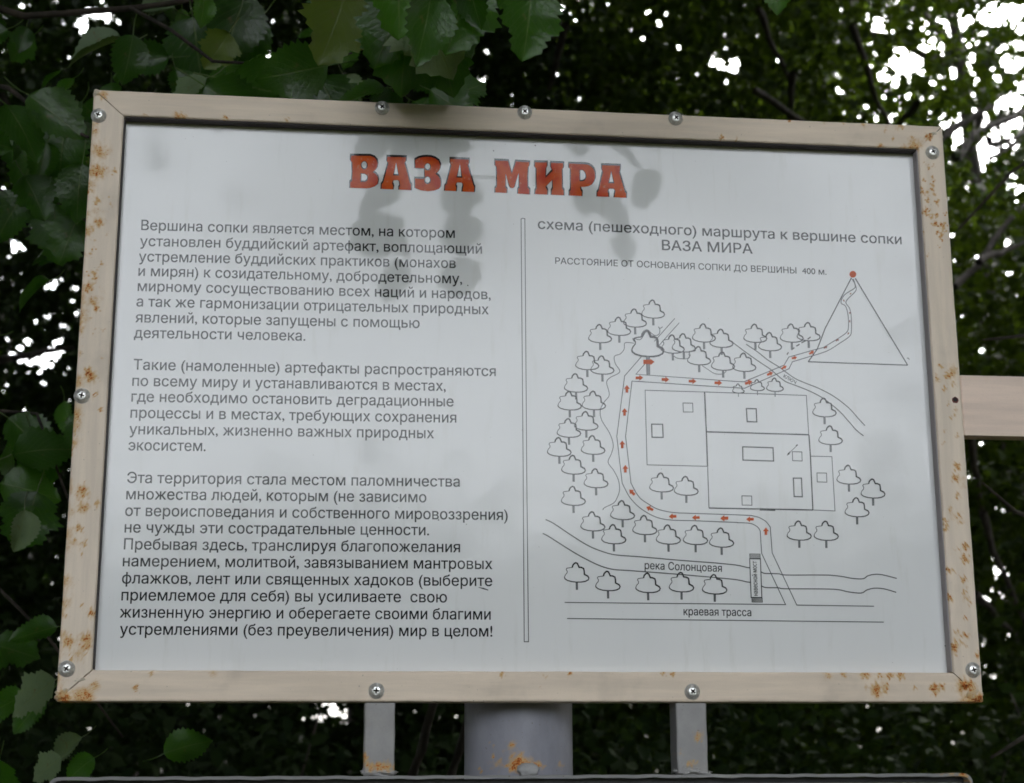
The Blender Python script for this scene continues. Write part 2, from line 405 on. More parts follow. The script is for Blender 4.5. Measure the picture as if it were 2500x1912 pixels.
def blob(name, c, size, mat, parent, seed, blobs=None, sub=3, amp=.35):
    bm = bmesh.new(); bmesh.ops.create_icosphere(bm, subdivisions=sub, radius=1.0)
    from mathutils import noise as nz
    for v in bm.verts:
        k = 1 + amp * nz.noise(v.co * 1.7 + Vector((seed * 3.1, 0, 0))) + amp * .6 * nz.noise(v.co * 4 + Vector((0, seed * 5.3, 0)))
        v.co = Vector((c[0] + v.co.x * size[0] * k, c[1] + v.co.y * size[1] * k, c[2] + v.co.z * size[2] * k))
    me = bpy.data.meshes.new(name); bm.to_mesh(me); bm.free()
    rust_attr(me, RB_ if blobs is None else blobs)
    o = link(name, me, mat, smooth=True); setloc(o, parent); return o
blob("weld_bead", (XL + .003, .006, ZT - .003), (.0048, .007, .004), M_weld, board, 1)
blob("weld_bead", (XL + .006, .005, ZB + .006), (.008, .007, .006), M_weld, board, 2)
blob("weld_bead", (XR - .008, .005, ZB + .007), (.010, .0065, .007), M_weld, board, 3)
blob("weld_bead", (XR - .015, .0045, ZB + .015), (.008, .0065, .005), M_weld, board, 5)
blob("weld_bead", (XR - .008, .0055, ZT - .008), (.009, .0062, .003), M_weld, board, 4)
blob("weld_bead", (XL + .019, .0055, ZB + .018), (.006, .0064, .0035), M_weld, board, 6)

def box(V, Fc, x0, x1, y0, y1, z0, z1):
    b = len(V)
    V += [(x0, y0, z0), (x1, y0, z0), (x1, y1, z0), (x0, y1, z0), (x0, y0, z1), (x1, y0, z1), (x1, y1, z1), (x0, y1, z1)]
    Fc += [(b, b + 1, b + 5, b + 4), (b + 1, b + 2, b + 6, b + 5), (b + 2, b + 3, b + 7, b + 6), (b + 3, b, b + 4, b + 7), (b, b + 3, b + 2, b + 1), (b + 4, b + 5, b + 6, b + 7)]
# added strips inside the rails, their colour painting the shade of the recess
M_shade_dark = flat("dark_recess_shade", (0.045, 0.036, 0.034), 0.8)[0]
M_shade_lilac = flat("lilac_grey_recess_shade", (0.34, 0.31, 0.31), 0.8)[0]
for a_, mt in (((XL + RL + .001, XR - RR - .001, .0016, PY - .0006, ZT - RT - .0012, ZT - RT - .00005), M_shade_dark), ((XL + RL + .00005, XL + RL + .0007, .0016, PY - .0006, ZB + RB + .001, ZT - RT - .0013), M_shade_dark), ((XR - RR - .0011, XR - RR - .00005, .0016, PY - .0006, ZB + RB + .001, ZT - RT - .0013), M_shade_lilac)):
    V = []; Fc = []; box(V, Fc, *a_); setloc(link("shade_strip", mesh("shade_strip", V, Fc), mt), board)
# printed sheet (3 mm thick plastic)
V = []; Fc = []; box(V, Fc, XL + .02, XR - .02, PY, PY + .003, ZB + .02, ZT - .02)
# the visible face as a fine grid that bows very slightly, as a thin sheet does
nx, nz_ = 60, 44
b = len(V)
for j in range(nz_ + 1):
    for i in range(nx + 1):
        x = XL + .02 + (W - .04) * i / nx; z = ZB + .02 + (H - .04) * j / nz_
        V.append((x, PY - .0001, z))
for j in range(nz_):
    for i in range(nx):
        Fc.append((b + j * (nx + 1) + i, b + j * (nx + 1) + i + 1, b + (j + 1) * (nx + 1) + i + 1, b + (j + 1) * (nx + 1) + i))
Fc.pop(0)
panel = link("panel", mesh("panel", V, Fc), M_panel); setloc(panel, board)
tag(panel, "glossy white printed sheet")

PRINT_Y = PY - .00035
def pt(px, py, dy=0.0):
    p = at(px, py, PRINT_Y); return Vector((p.x, p.y + dy, p.z))

def child_print(name, me, mat, label=None):
    o = link(name, me, mat); o.parent = panel
    if label: o['label'] = label
    return o

BOLD = 0.0095
def offset_poly(pts, d):
    """move every vertex d to the left of the direction of travel (mitred)"""
    n = len(pts); r = []
    for i in range(n):
        a, b, c = Vector((*pts[i - 1], 0)), Vector((*pts[i], 0)), Vector((*pts[(i + 1) % n], 0))
        u, v = (b - a).normalized(), (c - b).normalized()
        n1, n2 = Vector((-u.y, u.x, 0)), Vector((-v.y, v.x, 0))
        m = (n1 + n2); L = max(m.length_squared / 2, 0.5); m = m / L
        q = b + m * d; r.append((q.x, q.y))
    return r
def area(p): return sum(p[i - 1][0] * p[i][1] - p[i][0] * p[i - 1][1] for i in range(len(p))) / 2

def fill(name, loops3):
    cu = bpy.data.curves.new(name, 'CURVE'); cu.dimensions = '2D'; cu.fill_mode = 'BOTH'
    for lp in loops3:
        sp = cu.splines.new('POLY'); sp.points.add(len(lp) - 1); sp.use_cyclic_u = True
        for i, p in enumerate(lp): sp.points[i].co = (p.x, p.z, 0, 1)
    o = bpy.data.objects.new(name, cu); COL.objects.link(o)
    dg = bpy.context.evaluated_depsgraph_get(); me = bpy.data.meshes.new_from_object(o.evaluated_get(dg))
    V = [(v.co.x, v.co.y) for v in me.vertices]; Fc = [tuple(p.vertices) for p in me.polygons]
    COL.objects.unlink(o); bpy.data.objects.remove(o); bpy.data.curves.remove(cu); bpy.data.meshes.remove(me)
    return V, Fc
# ---- text
def text_verts(body, p0, p1, font_h=None, dy=0.0, yscale=None):
    """returns verts/faces of a line of text stretched from photo point p0 to p1 (its baseline)"""
    cu = bpy.data.curves.new('t', 'FONT'); cu.body = body; cu.size = 1.0; cu.resolution_u = 3
    o = bpy.data.objects.new('t', cu); COL.objects.link(o)
    dg = bpy.context.evaluated_depsgraph_get(); cv_ = o.to_curve(dg)
    loops = []
    for sp in cv_.splines:
        pts = sp.bezier_points; q = []
        for i in range(len(pts)):
            a_, b_ = pts[i], pts[(i + 1) % len(pts)]
            p0_, h0, h1, p1_ = a_.co, a_.handle_right, b_.handle_left, b_.co
            straight = abs((h0 - p0_).cross(p1_ - p0_).z) < 1e-6 and abs((h1 - p0_).cross(p1_ - p0_).z) < 1e-6
            for k in range(1 if straight else 3):
                t = k / 3
                v = p0_ * (1 - t) ** 3 + h0 * 3 * t * (1 - t) ** 2 + h1 * 3 * t * t * (1 - t) + p1_ * t ** 3
                if not q or (abs(v.x - q[-1][0]) + abs(v.y - q[-1][1])) > 1e-5: q.append((v.x, v.y))
        if len(q) > 2 and (abs(q[0][0] - q[-1][0]) + abs(q[0][1] - q[-1][1])) < 1e-5: q.pop()
        if len(q) > 2: loops.append(q)
    o.to_curve_clear(); COL.objects.unlink(o); bpy.data.objects.remove(o); bpy.data.curves.remove(cu)
    # non-zero winding fill of all the contours (letters of this face overlap themselves)
    from mathutils.geometry import delaunay_2d_cdt
    cv2 = []; ed = []
    for q in loops:
        n0 = len(cv2); cv2 += [Vector(p) for p in q]; ed += [(n0 + i, n0 + (i + 1) % len(q)) for i in range(len(q))]
    E0 = np.array([[*q[i - 1], *q[i]] for q in loops for i in range(len(q))])
    vo, _, fo_, *_ = delaunay_2d_cdt(cv2, ed, [], 0, 1e-6)
    vo = np.array([tuple(v) for v in vo]); fa = np.array([f for f in fo_ if len(f) == 3]); cen = vo[fa].mean(1)
    wn = np.zeros(len(fa), int)
    for x1_, y1_, x2_, y2_ in E0:
        sd2 = (x2_ - x1_) * (cen[:, 1] - y1_) - (cen[:, 0] - x1_) * (y2_ - y1_)
        wn += ((y1_ <= cen[:, 1]) & (y2_ > cen[:, 1]) & (sd2 > 0)).astype(int) - ((y1_ > cen[:, 1]) & (y2_ <= cen[:, 1]) & (sd2 < 0)).astype(int)
    fa = fa[wn != 0]
    co = []; fs = []; lay = []
    for n_, (dx_, dy_) in enumerate(((-BOLD, -BOLD * .6), (BOLD, -BOLD * .6), (-BOLD, BOLD * .6), (BOLD, BOLD * .6))):
        b_ = n_ * len(vo); co += [(x + dx_, y + dy_) for x, y in vo]; lay += [n_] * len(vo); fs += [tuple(int(k) + b_ for k in f) for f in fa]
    co = np.array(co)
    a, b = pt(*p0), pt(*p1)
    x0, x1 = co[:, 0].min(), co[:, 0].max()
    s = (b - a).length / (x1 - x0)
    sy = (yscale if yscale else s * 1.0)
    ex = (b - a).normalized(); ez = Vector((-ex.z, 0, ex.x))
    vs = [a + ex * ((c[0] - x0) * s) + ez * (c[1] * sy) + Vector((0, dy, 0)) for c in co]
    vs = [v + Vector((0, -.000008 * l, 0)) for v, l in zip(vs, lay)]
    return vs, fs, s

def text_block(name, lines, mat, label, yscale=None, mode='sheet'):
    for (t, x0, y0, x1, y1) in lines:       # every line of text is a piece of its own
        vs, fs, s = text_verts(t, (x0, y0), (x1, y1), yscale=yscale)
        tag(child_print(name, mesh(name, vs, fs), mat, label), kind='stuff')

CAPS = 0.01335    # font size (m): the capitals are 9.7 mm tall
P1 = [("Вершина сопки является местом, на котором",344.4,561.6,1110.5,581),
("установлен буддийский артефакт, воплощающий",341.4,600.2,1176.9,619.8),
("устремление буддийских практиков (монахов",338.7,638,1112.8,654.6),
("и мирян) к созидательному, добродетельному,",337.4,673.5,1128.2,692.5),
("мирному сосуществованию всех наций и народов,",335.8,710.5,1198.1,731),
("а так же гармонизации отрицательных природных",332.8,748,1192.9,767.5),
("явлений, которые запущены с помощью",330.5,786.8,1024.7,801),
("деятельности человека.",326.7,824.8,745.4,832)]
P2 = [("Такие (намоленные) артефакты распространяются",325.5,902.5,1210.6,918.5),
("по всему миру и устанавливаются в местах,",322.6,942,1088.4,954.5),
("где необходимо остановить деградационные",320.5,980.5,1107.5,992.5),
("процессы и в местах, требующих сохранения",318,1020,1114.1,1032),
("уникальных, жизненно важных природных",315.3,1060,1059.5,1070.2),
("экосистем.",313,1099.5,501.9,1101.5)]
P3 = [("Эта территория стала местом паломничества",309.8,1179,1122.7,1188.5),
("множества людей, которым (не зависимо",307.7,1219,1041,1226.5),
("от вероисповедания и собственного мировоззрения)",305,1259.5,1239.8,1269.8),
("не чужды эти сострадательные ценности.",303.7,1300.2,1047.5,1307),
("Пребывая здесь, транслируя благопожелания",301.9,1341.5,1123.2,1348.5),
("намерением, молитвой, завязыванием мантровых",299.3,1382.6,1202.1,1389.6),
("флажков, лент или священных хадоков (выберите",297.2,1424.5,1201.8,1431),
("приемлемое для себя) вы усиливаете  свою",295.9,1466,1091.3,1471),
("жизненную энергию и оберегаете своими благими",292,1507.8,1198.1,1513),
("устремлениями (без преувеличения) мир в целом!",292,1549.5,1202,1554.3)]
for P, lb in ((P1, "line of the first paragraph"), (P2, "line of the second paragraph"), (P3, "line of the third paragraph")):
    text_block("text_line", P, M_ink, lb, yscale=CAPS)
text_block("map_heading", [("схема (пешеходного) маршрута к вершине сопки",1313.1,558.5,2201.7,596.5),("ВАЗА МИРА",1616.2,610.3,1837.6,619.5)], M_ink, "heading of the map", yscale=0.0137)
text_block("distance_note", [("РАССТОЯНИЕ ОТ ОСНОВАНИЯ СОПКИ ДО ВЕРШИНЫ  400 м.",1355.5,644,2017.9,671)], M_ink, "line giving the distance 400 m", yscale=0.0085)
text_block("map_caption", [("река Солонцовая",1573.8,1389.3,1762.4,1396.4),("краевая трасса",1669,1502,1834.5,1504.5)], M_ink, "names of the river and the road", yscale=0.0097)
text_block("map_caption", [("ключ",1911.7,921,1941.5,938)], M_ink, "name of the spring", yscale=0.0062)
text_block("map_caption", [("навесной мост",1850.2,1454.8,1847.2,1370.2)], M_ink, "name of the suspension bridge, reading upwards", yscale=0.0062)

# ---- title, drawn letter by letter
def reg(ox, oy, k): return lambda pts: [(ox + a / k, oy + b / k) for a, b in pts]
A7, A8 = reg(830, 350, 5.782), reg(1190, 360, 5.782)
def circ(cx, cy, rx, ry, n=14): return [(cx + rx * math.cos(2 * math.pi * i / n), cy + ry * math.sin(2 * math.pi * i / n)) for i in range(n)]
GLY = [
 (A7, [(146,150),(430,152),(490,175),(530,220),(541,270),(530,330),(505,365),(478,390),(510,410),(540,450),(549,510),(535,570),(490,605),(430,625),(380,632),(133,625),(137,525),(160,510),(166,400),(164,260),(142,232)],
  [circ(342,302,40,50), [(300,425),(350,430),(380,450),(388,475),(380,510),(350,530),(298,528)]]),
 (A7, [(658,165),(941,172),(938,240),(920,264),(935,305),(996,540),(1014,572),(1010,658),(825,650),(825,605),(838,585),(832,530),(815,515),(757,518),(745,545),(757,575),(762,600),(754,648),(575,640),(580,560),(603,528),(667,290),(672,264),(655,238)],
  [[(793,268),(822,440),(760,436)]]),
 (A7, [(1054,212),(1110,182),(1170,168),(1230,165),(1290,170),(1345,188),(1400,225),(1426,290),(1416,350),(1390,392),(1365,415),(1400,445),(1426,490),(1432,550),(1425,605),(1395,640),(1330,663),(1240,673),(1140,660),(1052,625),(1050,474),(1190,478),(1190,350),(1052,345)],
  [circ(1238,325,38,44), circ(1236,515,38,46)]),
 (A7, [(1550,195),(1829,205),(1826,275),(1815,298),(1892,572),(1908,600),(1902,685),(1718,677),(1722,625),(1732,585),(1728,560),(1713,550),(1652,550),(1640,575),(1652,605),(1647,672),(1470,665),(1475,585),(1497,555),(1556,315),(1561,292),(1548,268)],
  [[(1692,292),(1718,470),(1655,467)]]),
 (A8, [(100,160),(297,168),(345,350),(395,175),(600,185),(597,245),(580,270),(572,400),(576,545),(602,580),(600,660),(422,648),(425,572),(442,545),(441,350),(385,550),(365,570),(325,567),(305,545),(257,360),(262,540),(281,572),(277,640),(100,632),(103,560),(124,530),(122,270),(100,242)], []),
 (A8, [(662,185),(849,190),(846,255),(830,288),(826,400),(910,312),(888,265),(888,193),(1080,200),(1078,275),(1060,300),(1064,560),(1085,587),(1083,673),(895,665),(898,590),(914,560),(915,455),(832,542),(855,590),(853,663),(663,655),(668,590),(684,560),(682,290),(658,262)], []),
 (A8, [(1143,205),(1380,212),(1430,222),(1475,248),(1510,290),(1526,350),(1528,420),(1505,480),(1470,522),(1420,545),(1370,553),(1320,553),(1325,580),(1343,612),(1339,684),(1147,675),(1150,605),(1167,580),(1165,300),(1143,277)],
  [[(1308,318),(1345,318),(1372,345),(1386,385),(1386,420),(1370,450),(1345,462),(1308,462)]]),
 (A8, [(1607,225),(1881,235),(1879,300),(1872,345),(1946,600),(1969,632),(1966,709),(1783,700),(1788,640),(1797,600),(1780,580),(1720,577),(1705,600),(1718,640),(1718,695),(1540,688),(1545,612),(1563,585),(1620,335),(1607,295)],
  [[(1748,332),(1780,492),(1716,490)]])]

for mat, inset, shift, dy, nm in ((M_tblack, -0.7, 0.0, 0.0, "letter_outline"), (M_orange, 2.0, 2.7, -.00012, "title_letter")):
    for (R_, outer, holes), ch in zip(GLY, "ВАЗАМИРА"):
        loops = []
        for k, lp in enumerate([outer] + holes):
            q = R_(lp)
            if area(q) < 0: q = q[::-1]           # clockwise on the photo's y-down axes
            if inset: q = offset_poly(q, inset * (1 if k == 0 else -0.8))
            q = [(x, y + (shift if k == 0 else shift * .5)) for x, y in q]
            loops.append([pt(x, y) for x, y in q])
        v2, f2 = fill(nm, loops)
        child_print(nm, mesh(nm, [(x, PRINT_Y + dy, z) for x, z in v2], f2), mat, ("orange letter " if dy else "black outline of the letter ") + ch)

# ---- map line work
LY = [0.0]
class Lines:
    def __init__(s, name=None, mat=None): s.V = []; s.F = []; s.name = name; s.mat = mat
    def done(s):
        if s.name:
            child_print(s.name, mesh(s.name, s.V, s.F), s.mat); s.V = []; s.F = []
    def line(s, pts, wpx, closed=False, layer=True):
        LY[0] += 1; dy = -.0000006 * (LY[0] % 400)
        P = [pt(*p) for p in pts]; n = len(P)
        Q = []
        for i, p in enumerate(P):           # drop coincident points
            if not Q or (p - Q[-1]).length > 1e-5: Q.append(p)
        P = Q; n = len(P); b = len(s.V); wd = wpx if isinstance(wpx, (list, tuple)) else [wpx] * n
        for i in range(n):
            a = P[i - 1] if (i > 0 or closed) else P[i]; c = P[(i + 1) % n] if (i < n - 1 or closed) else P[i]
            u = (P[i] - a); v = (c - P[i])
            u = u.normalized() if u.length > 1e-9 else v.normalized(); v = v.normalized() if v.length > 1e-9 else u
            n1 = Vector((-u.z, 0, u.x)); n2 = Vector((-v.z, 0, v.x)); m = n1 + n2
            m = m / max(m.length_squared / 2, 0.6) if m.length > 1e-6 else n1
            h = wd[min(i, len(wd) - 1)] * 0.000362 / 2
            s.V += [P[i] + m * h + Vector((0, dy, 0)), P[i] - m * h + Vector((0, dy, 0))]
        for i in range(n if closed else n - 1):
            j = (i + 1) % n
            s.F.append((b + 2 * i, b + 2 * i + 1, b + 2 * j + 1, b + 2 * j))
        s.done()
    def poly(s, pts):
        LY[0] += 1; dy = -.0000006 * (LY[0] % 400); b = len(s.V)
        s.V += [pt(*p) + Vector((0, dy, 0)) for p in pts]; s.F.append(tuple(range(b, b + len(pts)))); s.done()
def smooth(pts, k=4):
    n = len(pts); r = []
    for i in range(n - 1):
        p0, p1, p2, p3 = pts[max(i - 1, 0)], pts[i], pts[i + 1], pts[min(i + 2, n - 1)]
        for j in range(k):
            t = j / k
            r.append(tuple(0.5 * (2 * p1[a] + (p2[a] - p0[a]) * t + (2 * p0[a] - 5 * p1[a] + 4 * p2[a] - p3[a]) * t * t + (3 * p1[a] - p0[a] - 3 * p2[a] + p3[a]) * t ** 3) for a in (0, 1)))
    r.append(pts[-1]); return r
G1, G2, G3, G4, G5, G6 = (reg(1300,500,4.2), reg(1750,500,4.2), reg(1300,850,4.2), reg(1750,850,4.2), reg(1300,1200,4.2), reg(1750,1200,4.2))
thin, dark = Lines("map_line", M_inkmid), Lines("map_line", M_ink)
TW = 2.1
# divider
thin.line([(1272.1,534.8),(1276,533),(1281.4,533.8),(1285.9,1140),(1290.3,1566.9),(1279.8,1566.9),(1277.2,1140)], 2.0, True)
# route, outer and inner edge
thin.line(G3([(1115,90),(945,285),(865,905),(920,1385)]) + smooth(G3([(920,1385),(965,1475),(1005,1540)]) + G5([(1080,150),(1170,215),(1260,260),(1350,285),(1450,295)])), TW)
thin.line(G5([(1450,295),(1650,300),(2100,318)]) + smooth(G6([(210,320),(330,325),(385,343),(425,372),(445,405)])) + G6([(460,635),(705,1160)]) + G5([(330,1138)]), TW)
thin.line(G3([(1150,165),(1060,268),(2100,343)]) + G4([(280,345),(690,175),(738,92),(1000,18)]) + smooth(G2([(1090,1465),(1230,1380),(1330,1310),(1350,1250),(1345,1130),(1320,1040),(1275,1010),(1285,960),(1320,915),(1400,865),(1420,840),(1410,800),(1385,760)])), TW)
thin.line(G2([(1400,760)]) + smooth(G2([(1430,850),(1420,890),(1340,970),(1325,1010),(1360,1060),(1378,1140),(1380,1290),(1360,1350),(1260,1420),(1130,1500),(950,1558)])) + G2([(775,1610)]) + G4([(740,212),(285,412),(0,395)]) + G3([(1020,338),(955,905),(1010,1385)]) + smooth(G3([(1060,1480),(1110,1545)]) + G5([(1190,130),(1280,180),(1400,210),(1500,220)])) + G5([(2100,240)]) + G6([(360,248)]) + smooth(G6([(430,265),(500,305),(548,365)])) + G6([(568,630),(820,1165),(1612,1177)]), TW)
thin.line(G5([(355,1303)]) + G6([(1712,1340)]), TW)
thin.line(G1([(1460,1165),(1250,1400)]), TW * .9); thin.line(G1([(1505,1210),(1290,1450)]), TW * .9)
thin.line(smooth(G1([(1335,1252),(1305,1268),(1290,1250),(1305,1275),(1300,1322),(1260,1342),(1210,1310),(1180,1283),(1150,1320),(1120,1370),(1090,1385),(1030,1370),(1045,1405)])), 1.8)
thin.line(smooth(G1([(1040,1420),(950,1415),(940,1480),(900,1530)]) + G3([(840,85),(850,160),(893,225),(880,260),(800,300),(760,350),(785,450),(780,500),(730,560),(695,640),(710,740),(790,870),(828,990),(810,1080),(775,1170),(830,1250),(880,1350),(893,1450),(870,1530),(830,1590),(740,1635),(720,1660)])), 1.9)
thin.line(smooth(G3([(1440,75),(1490,105),(1590,108),(1612,85),(1600,60)])), 1.7)
thin.line(smooth(G3([(1740,180),(1800,220),(1870,262),(1950,265),(1985,235),(1960,228)])), 1.7)
# rivers
RV = 2.5
thin.line(smooth(G5([(135,288),(220,330),(400,450),(560,550),(700,610),(850,650),(1100,670),(1500,705),(1900,735)]) + G6([(0,735),(200,755),(310,780)])) + G6([(338,783)]), RV)
thin.line(smooth(G6([(455,825),(490,840),(560,842),(640,845),(710,857),(1100,857),(1200,862),(1300,875),(1400,893),(1500,895),(1550,865),(1620,850),(1700,855),(1845,892)])), RV)
thin.line(smooth(G5([(105,430),(180,470),(400,610),(560,700),(700,765),(830,800),(1000,812),(1500,850),(1900,885)]) + G6([(0,885),(200,905),(310,928)])) + G6([(344,932)]), RV)
thin.line(smooth(G6([(455,965),(500,985),(630,988),(700,998),(1100,1000),(1250,1008),(1350,1030),(1480,1042),(1540,1010),(1620,992),(1720,1000),(1840,1035)])), RV)
thin.line(smooth(G2([(300,1430),(420,1510),(520,1590),(640,1665)]) + G4([(700,240),(800,310),(900,355),(1050,415),(1200,495),(1350,610),(1450,720),(1520,795)])), RV)
thin.line(smooth(G2([(150,1400),(280,1500),(420,1600),(540,1680)]) + G4([(600,260),(700,340),(800,380),(950,440),(1090,515),(1250,640),(1360,760),(1430,840),(1505,900)])), RV)
# plots and buildings
thin.line(G3([(1155,432),(1765,450),(1793,1212),(1175,1197)]), 2.0, True)
dark.line(G3([(1765,450),(1783,858),(1795,1212)]), 3.4); dark.line(G3([(1796,1214),(1810,1640)]), 2.2)
thin.line(G3([(1765,450)]) + G4([(918,485),(943,888)]), 2.0)
dark.line(G3([(1783,858)]) + G4([(943,888)]), 3.4); dark.line(G3([(1810,1640)]) + G4([(985,1660)]), 3.4)
dark.line(G4([(945,890),(960,1108),(985,1660)]), 3.2); thin.line(G4([(960,1108),(1180,1113),(1212,1670),(985,1660)]), 2.0)
dark.line(G6([(440,183),(600,188)]), 6)
for q in ([(1543,563),(1642,565),(1646,656),(1547,655)],): thin.line(G3(q), 2.0, True)
dark.line(G3([(1222,780),(1334,781),(1340,916),(1226,914)]), 3.0, True)
dark.line(G4([(303,620),(404,622),(410,757),(312,754)]), 3.0, True)
dark.line(G4([(265,1012),(577,1022),(582,1158),(268,1148)]), 3.0, True)
thin.line(G4([(775,1062),(872,1065),(875,1158),(777,1154)]), 2.0, True)
thin.line(G4([(1027,1280),(1125,1282),(1128,1375),(1030,1372)]), 2.0, True)
dark.line(G4([(785,1333),(868,1334),(877,1525),(793,1522)]), 3.0, True)
thin.line(G4([(257,1515),(357,1517),(360,1612),(260,1610)]), 2.0, True)
thin.line(G4([(720,1100),(830,990)]), 1.6); dark.line(G4([(722,1098),(735,1085),(752,1062)]), [1, 5, 2]); dark.line(G4([(812,1003),(828,992)]), 3)
# bridge
thin.line(G6([(337,690),(447,692),(462,1088),(352,1088)]), 2.4, True)
for y0, n in ((640, 4), (1092, 4)):
    xo = 0 if y0 < 700 else 22
    for i in range(n + 1): dark.line(G6([(337 + xo, y0 + i * 10.5), (444 + xo, y0 + 2 + i * 10.5)]), 1.5)
    thin.line(G6([(337 + xo, y0), (444 + xo, y0 + 2), (446 + xo, y0 + 44), (339 + xo, y0 + 42)]), 1.6, True)
# dashes, hill triangle
pp = G2([(720,1538),(735,1512)]); dark.line(pp, 3)
for a_, b_ in (((765,1488),(795,1466)), ((815,1450),(850,1430)), ((868,1416),(915,1392)), ((930,1380),(962,1356))): dark.line(G2([a_, b_]), 3)
dark.line(G2([(1380,750),(1110,1270),(1030,1480),(937,1610)]), 2.8); dark.line(G2([(937,1610),(1957,1645)]), 2.8); dark.line(G2([(1957,1645),(1420,755)]), 2.8)
thin.line(smooth(G2([(1950,1575),(1962,1572),(1975,1588)])), 2)
# hair-like scratch and specks on the sheet
thin.line([(1168,1434),(1180,1437),(1192,1441)], [1, 3.5, 2]); dark.poly([(1069,1268),(1072,1268),(1072,1271),(1069,1271)])
for sx, sy in ((1205,368),(1307,355),(1142,697),(2308,1577),(1030,1720)): 
    if sy < 1600: dark.poly([(sx - 2, sy), (sx, sy - 2), (sx + 2, sy + 1), (sx, sy + 2)])

# tree symbols
TREE = [(405,780),(412,755),(428,737),(442,731),(458,738),(468,760),(475,777),(500,779),(522,790),(528,815),(530,850),(545,858),(565,868),(577,888),(568,908),(540,922),(500,929),(450,930),(400,925),(355,912),(330,895),(325,878),(335,855),(352,835),(354,818),(343,800),(350,787),(380,782),(405,780)]
TREE = [((a - 450) / 4.2, (b - 930) / 4.2) for a, b in TREE]
trees = []
for Gk, pts_ in ((G1, [(692,1415),(888,1340),(1050,1255),(1236,1163),(1437,1522),(1550,1510),(1757,1408),(1937,1463)]), (G3, [(1707,172),(1952,228),(560,222),(715,268),(445,452),(380,635),(628,632),(372,915),(550,842),(273,1110),(620,1090),(419,1293),(650,1432),(418,1613),(1322,1475),(1575,1510)]),
                 (G2, [(393,1412),(545,1498),(767,1410),(940,1395)]), (G4, [(280,240),(1102,705),(1165,990),(1352,1395),(1600,1538)]),
                 (G5, [(922,290),(617,405),(832,537),(1150,443),(1392,540),(1670,545),(1937,572),(452,930),(772,1018),(1183,1037),(1526,1030),(1866,1052)]), (G6, [(843,500),(1120,502),(1436,260)])):
    trees += [(x, y, 1.0) for x, y in Gk(pts_)]
trees += [(*G4([(220,462)])[0], .5), (*G4([(415,437)])[0], .6), (*G4([(595,445)])[0], .72)]

def put_symbol(symd, symt, trk):
    b = len(symd.V); V = symd.V + symt.V; Fc = symd.F + [tuple(i + b for i in f) for f in symt.F]
    o = child_print("tree_symbol", mesh("tree_symbol", V, Fc), M_ink)
    me = mesh("symbol_trunk", trk.V, trk.F); me.materials.append(M_inkgrey)
    # the trunk strip joins the outline in one symbol
    n = len(V); me2 = mesh("tree_symbol", V + trk.V, Fc + [tuple(i + n for i in f) for f in trk.F])
    me2.materials.append(M_ink); me2.materials.append(M_inkgrey)
    for k, p in enumerate(me2.polygons): p.material_index = 1 if k >= len(Fc) else 0
    o.data = me2; o['kind'] = 'stuff'
def symbol(x, y, s, bold=1.0, s_x=1.0):
    symd, symt, trk = Lines(), Lines(), Lines()
    k = s * (0.93 + 0.07 * (y - 750) / 700)
    P = [(x + a * k * s_x, y + b * k) for a, b in TREE]
    symd.line(P[0:17], [3.6 * bold * min(1, s + .2) if i < 13 else 2.8 * bold for i in range(17)])
    symt.line(P[16:22], 2.5 * bold); symt.line(P[21:], 1.7 * bold)
    tl = 19 * k
    trk.poly([(x - 1.6 * s, y), (x + 2.4 * s, y), (x + 2.8 * s, y + tl), (x - 1.2 * s, y + tl)])
    if s > .9: symt.line([(x - 1.6, y), (x - 1.2, y + tl)], 1.2); symt.line([(x + 2.4, y), (x + 2.8, y + tl)], 1.2)
    put_symbol(symd, symt, trk)
for x, y, s in trees: symbol(x, y, s)
x_, y_ = G1([(1180, 1557)])[0]
k_ = 1.30
symd, symt, trk = Lines(), Lines(), Lines()
P_ = [(x_ + a * k_, y_ + b * k_ * 1.03) for a, b in TREE]
symd.line(P_[:14], 6.2); symd.line(P_[13:22], 4.2); symd.line(P_[21:], 3.0)
trk.poly([(x_ - 3, y_), (x_ + 4.5, y_), (x_ + 5.5, y_ + 44), (x_ - 2, y_ + 44)])
symt.line([(x_ - 3, y_ + 1), (x_ - 2, y_ + 44)], 1.6); symt.line([(x_ + 4.5, y_ + 1), (x_ + 5.5, y_ + 44)], 1.6)
put_symbol(symd, symt, trk)

# route arrows
arr, arb = Lines("route_arrow", M_arrow), Lines("route_arrow", M_arrowd)
AR = [(-9.2,-3.2),(0,-3.2),(0,-7.2),(9.4,0),(0,7.2),(0,3.2),(-9.2,3.2)]
def arrow(L, x, y, ang, s=1.0, shp=AR, sy=1.0):
    c, n = math.cos(math.radians(ang)), -math.sin(math.radians(ang))
    L.poly([(x + (a * c - b * sy * n) * s, y + (a * n + b * sy * c) * s) for a, b in shp])
for Gk, L in ((G3, [(1095,305,0),(1362,322,-2),(1640,340,-2),(1905,357,-2),(968,418,90),(944,655,90),(920,988,90),(952,1238,90),(1020,1478,135),(1202,1645,155)]),
              (G5, [(1437,256,181),(1675,268,181),(1968,272,181)]), (G6, [(75,277,180),(340,285,180),(503,408,90)]), (G4, [(325,353,18,1.0),(545,263,22,.85),(690,197,30,.75),(795,100,12,.72),(972,46,28,.75)])):
    for q in L:
        x, y = Gk([(q[0], q[1])])[0]; arrow(arr, x, y, q[2], q[3] if len(q) > 3 else 1.0)
x, y = G3([(1192,142)])[0]; arrow(arr, x, y, 0, 1.55, [(-8.5,-3.4),(2.5,-3.4),(2.5,-5),(9,0),(2.5,5),(2.5,3.4),(-8.5,3.4)])
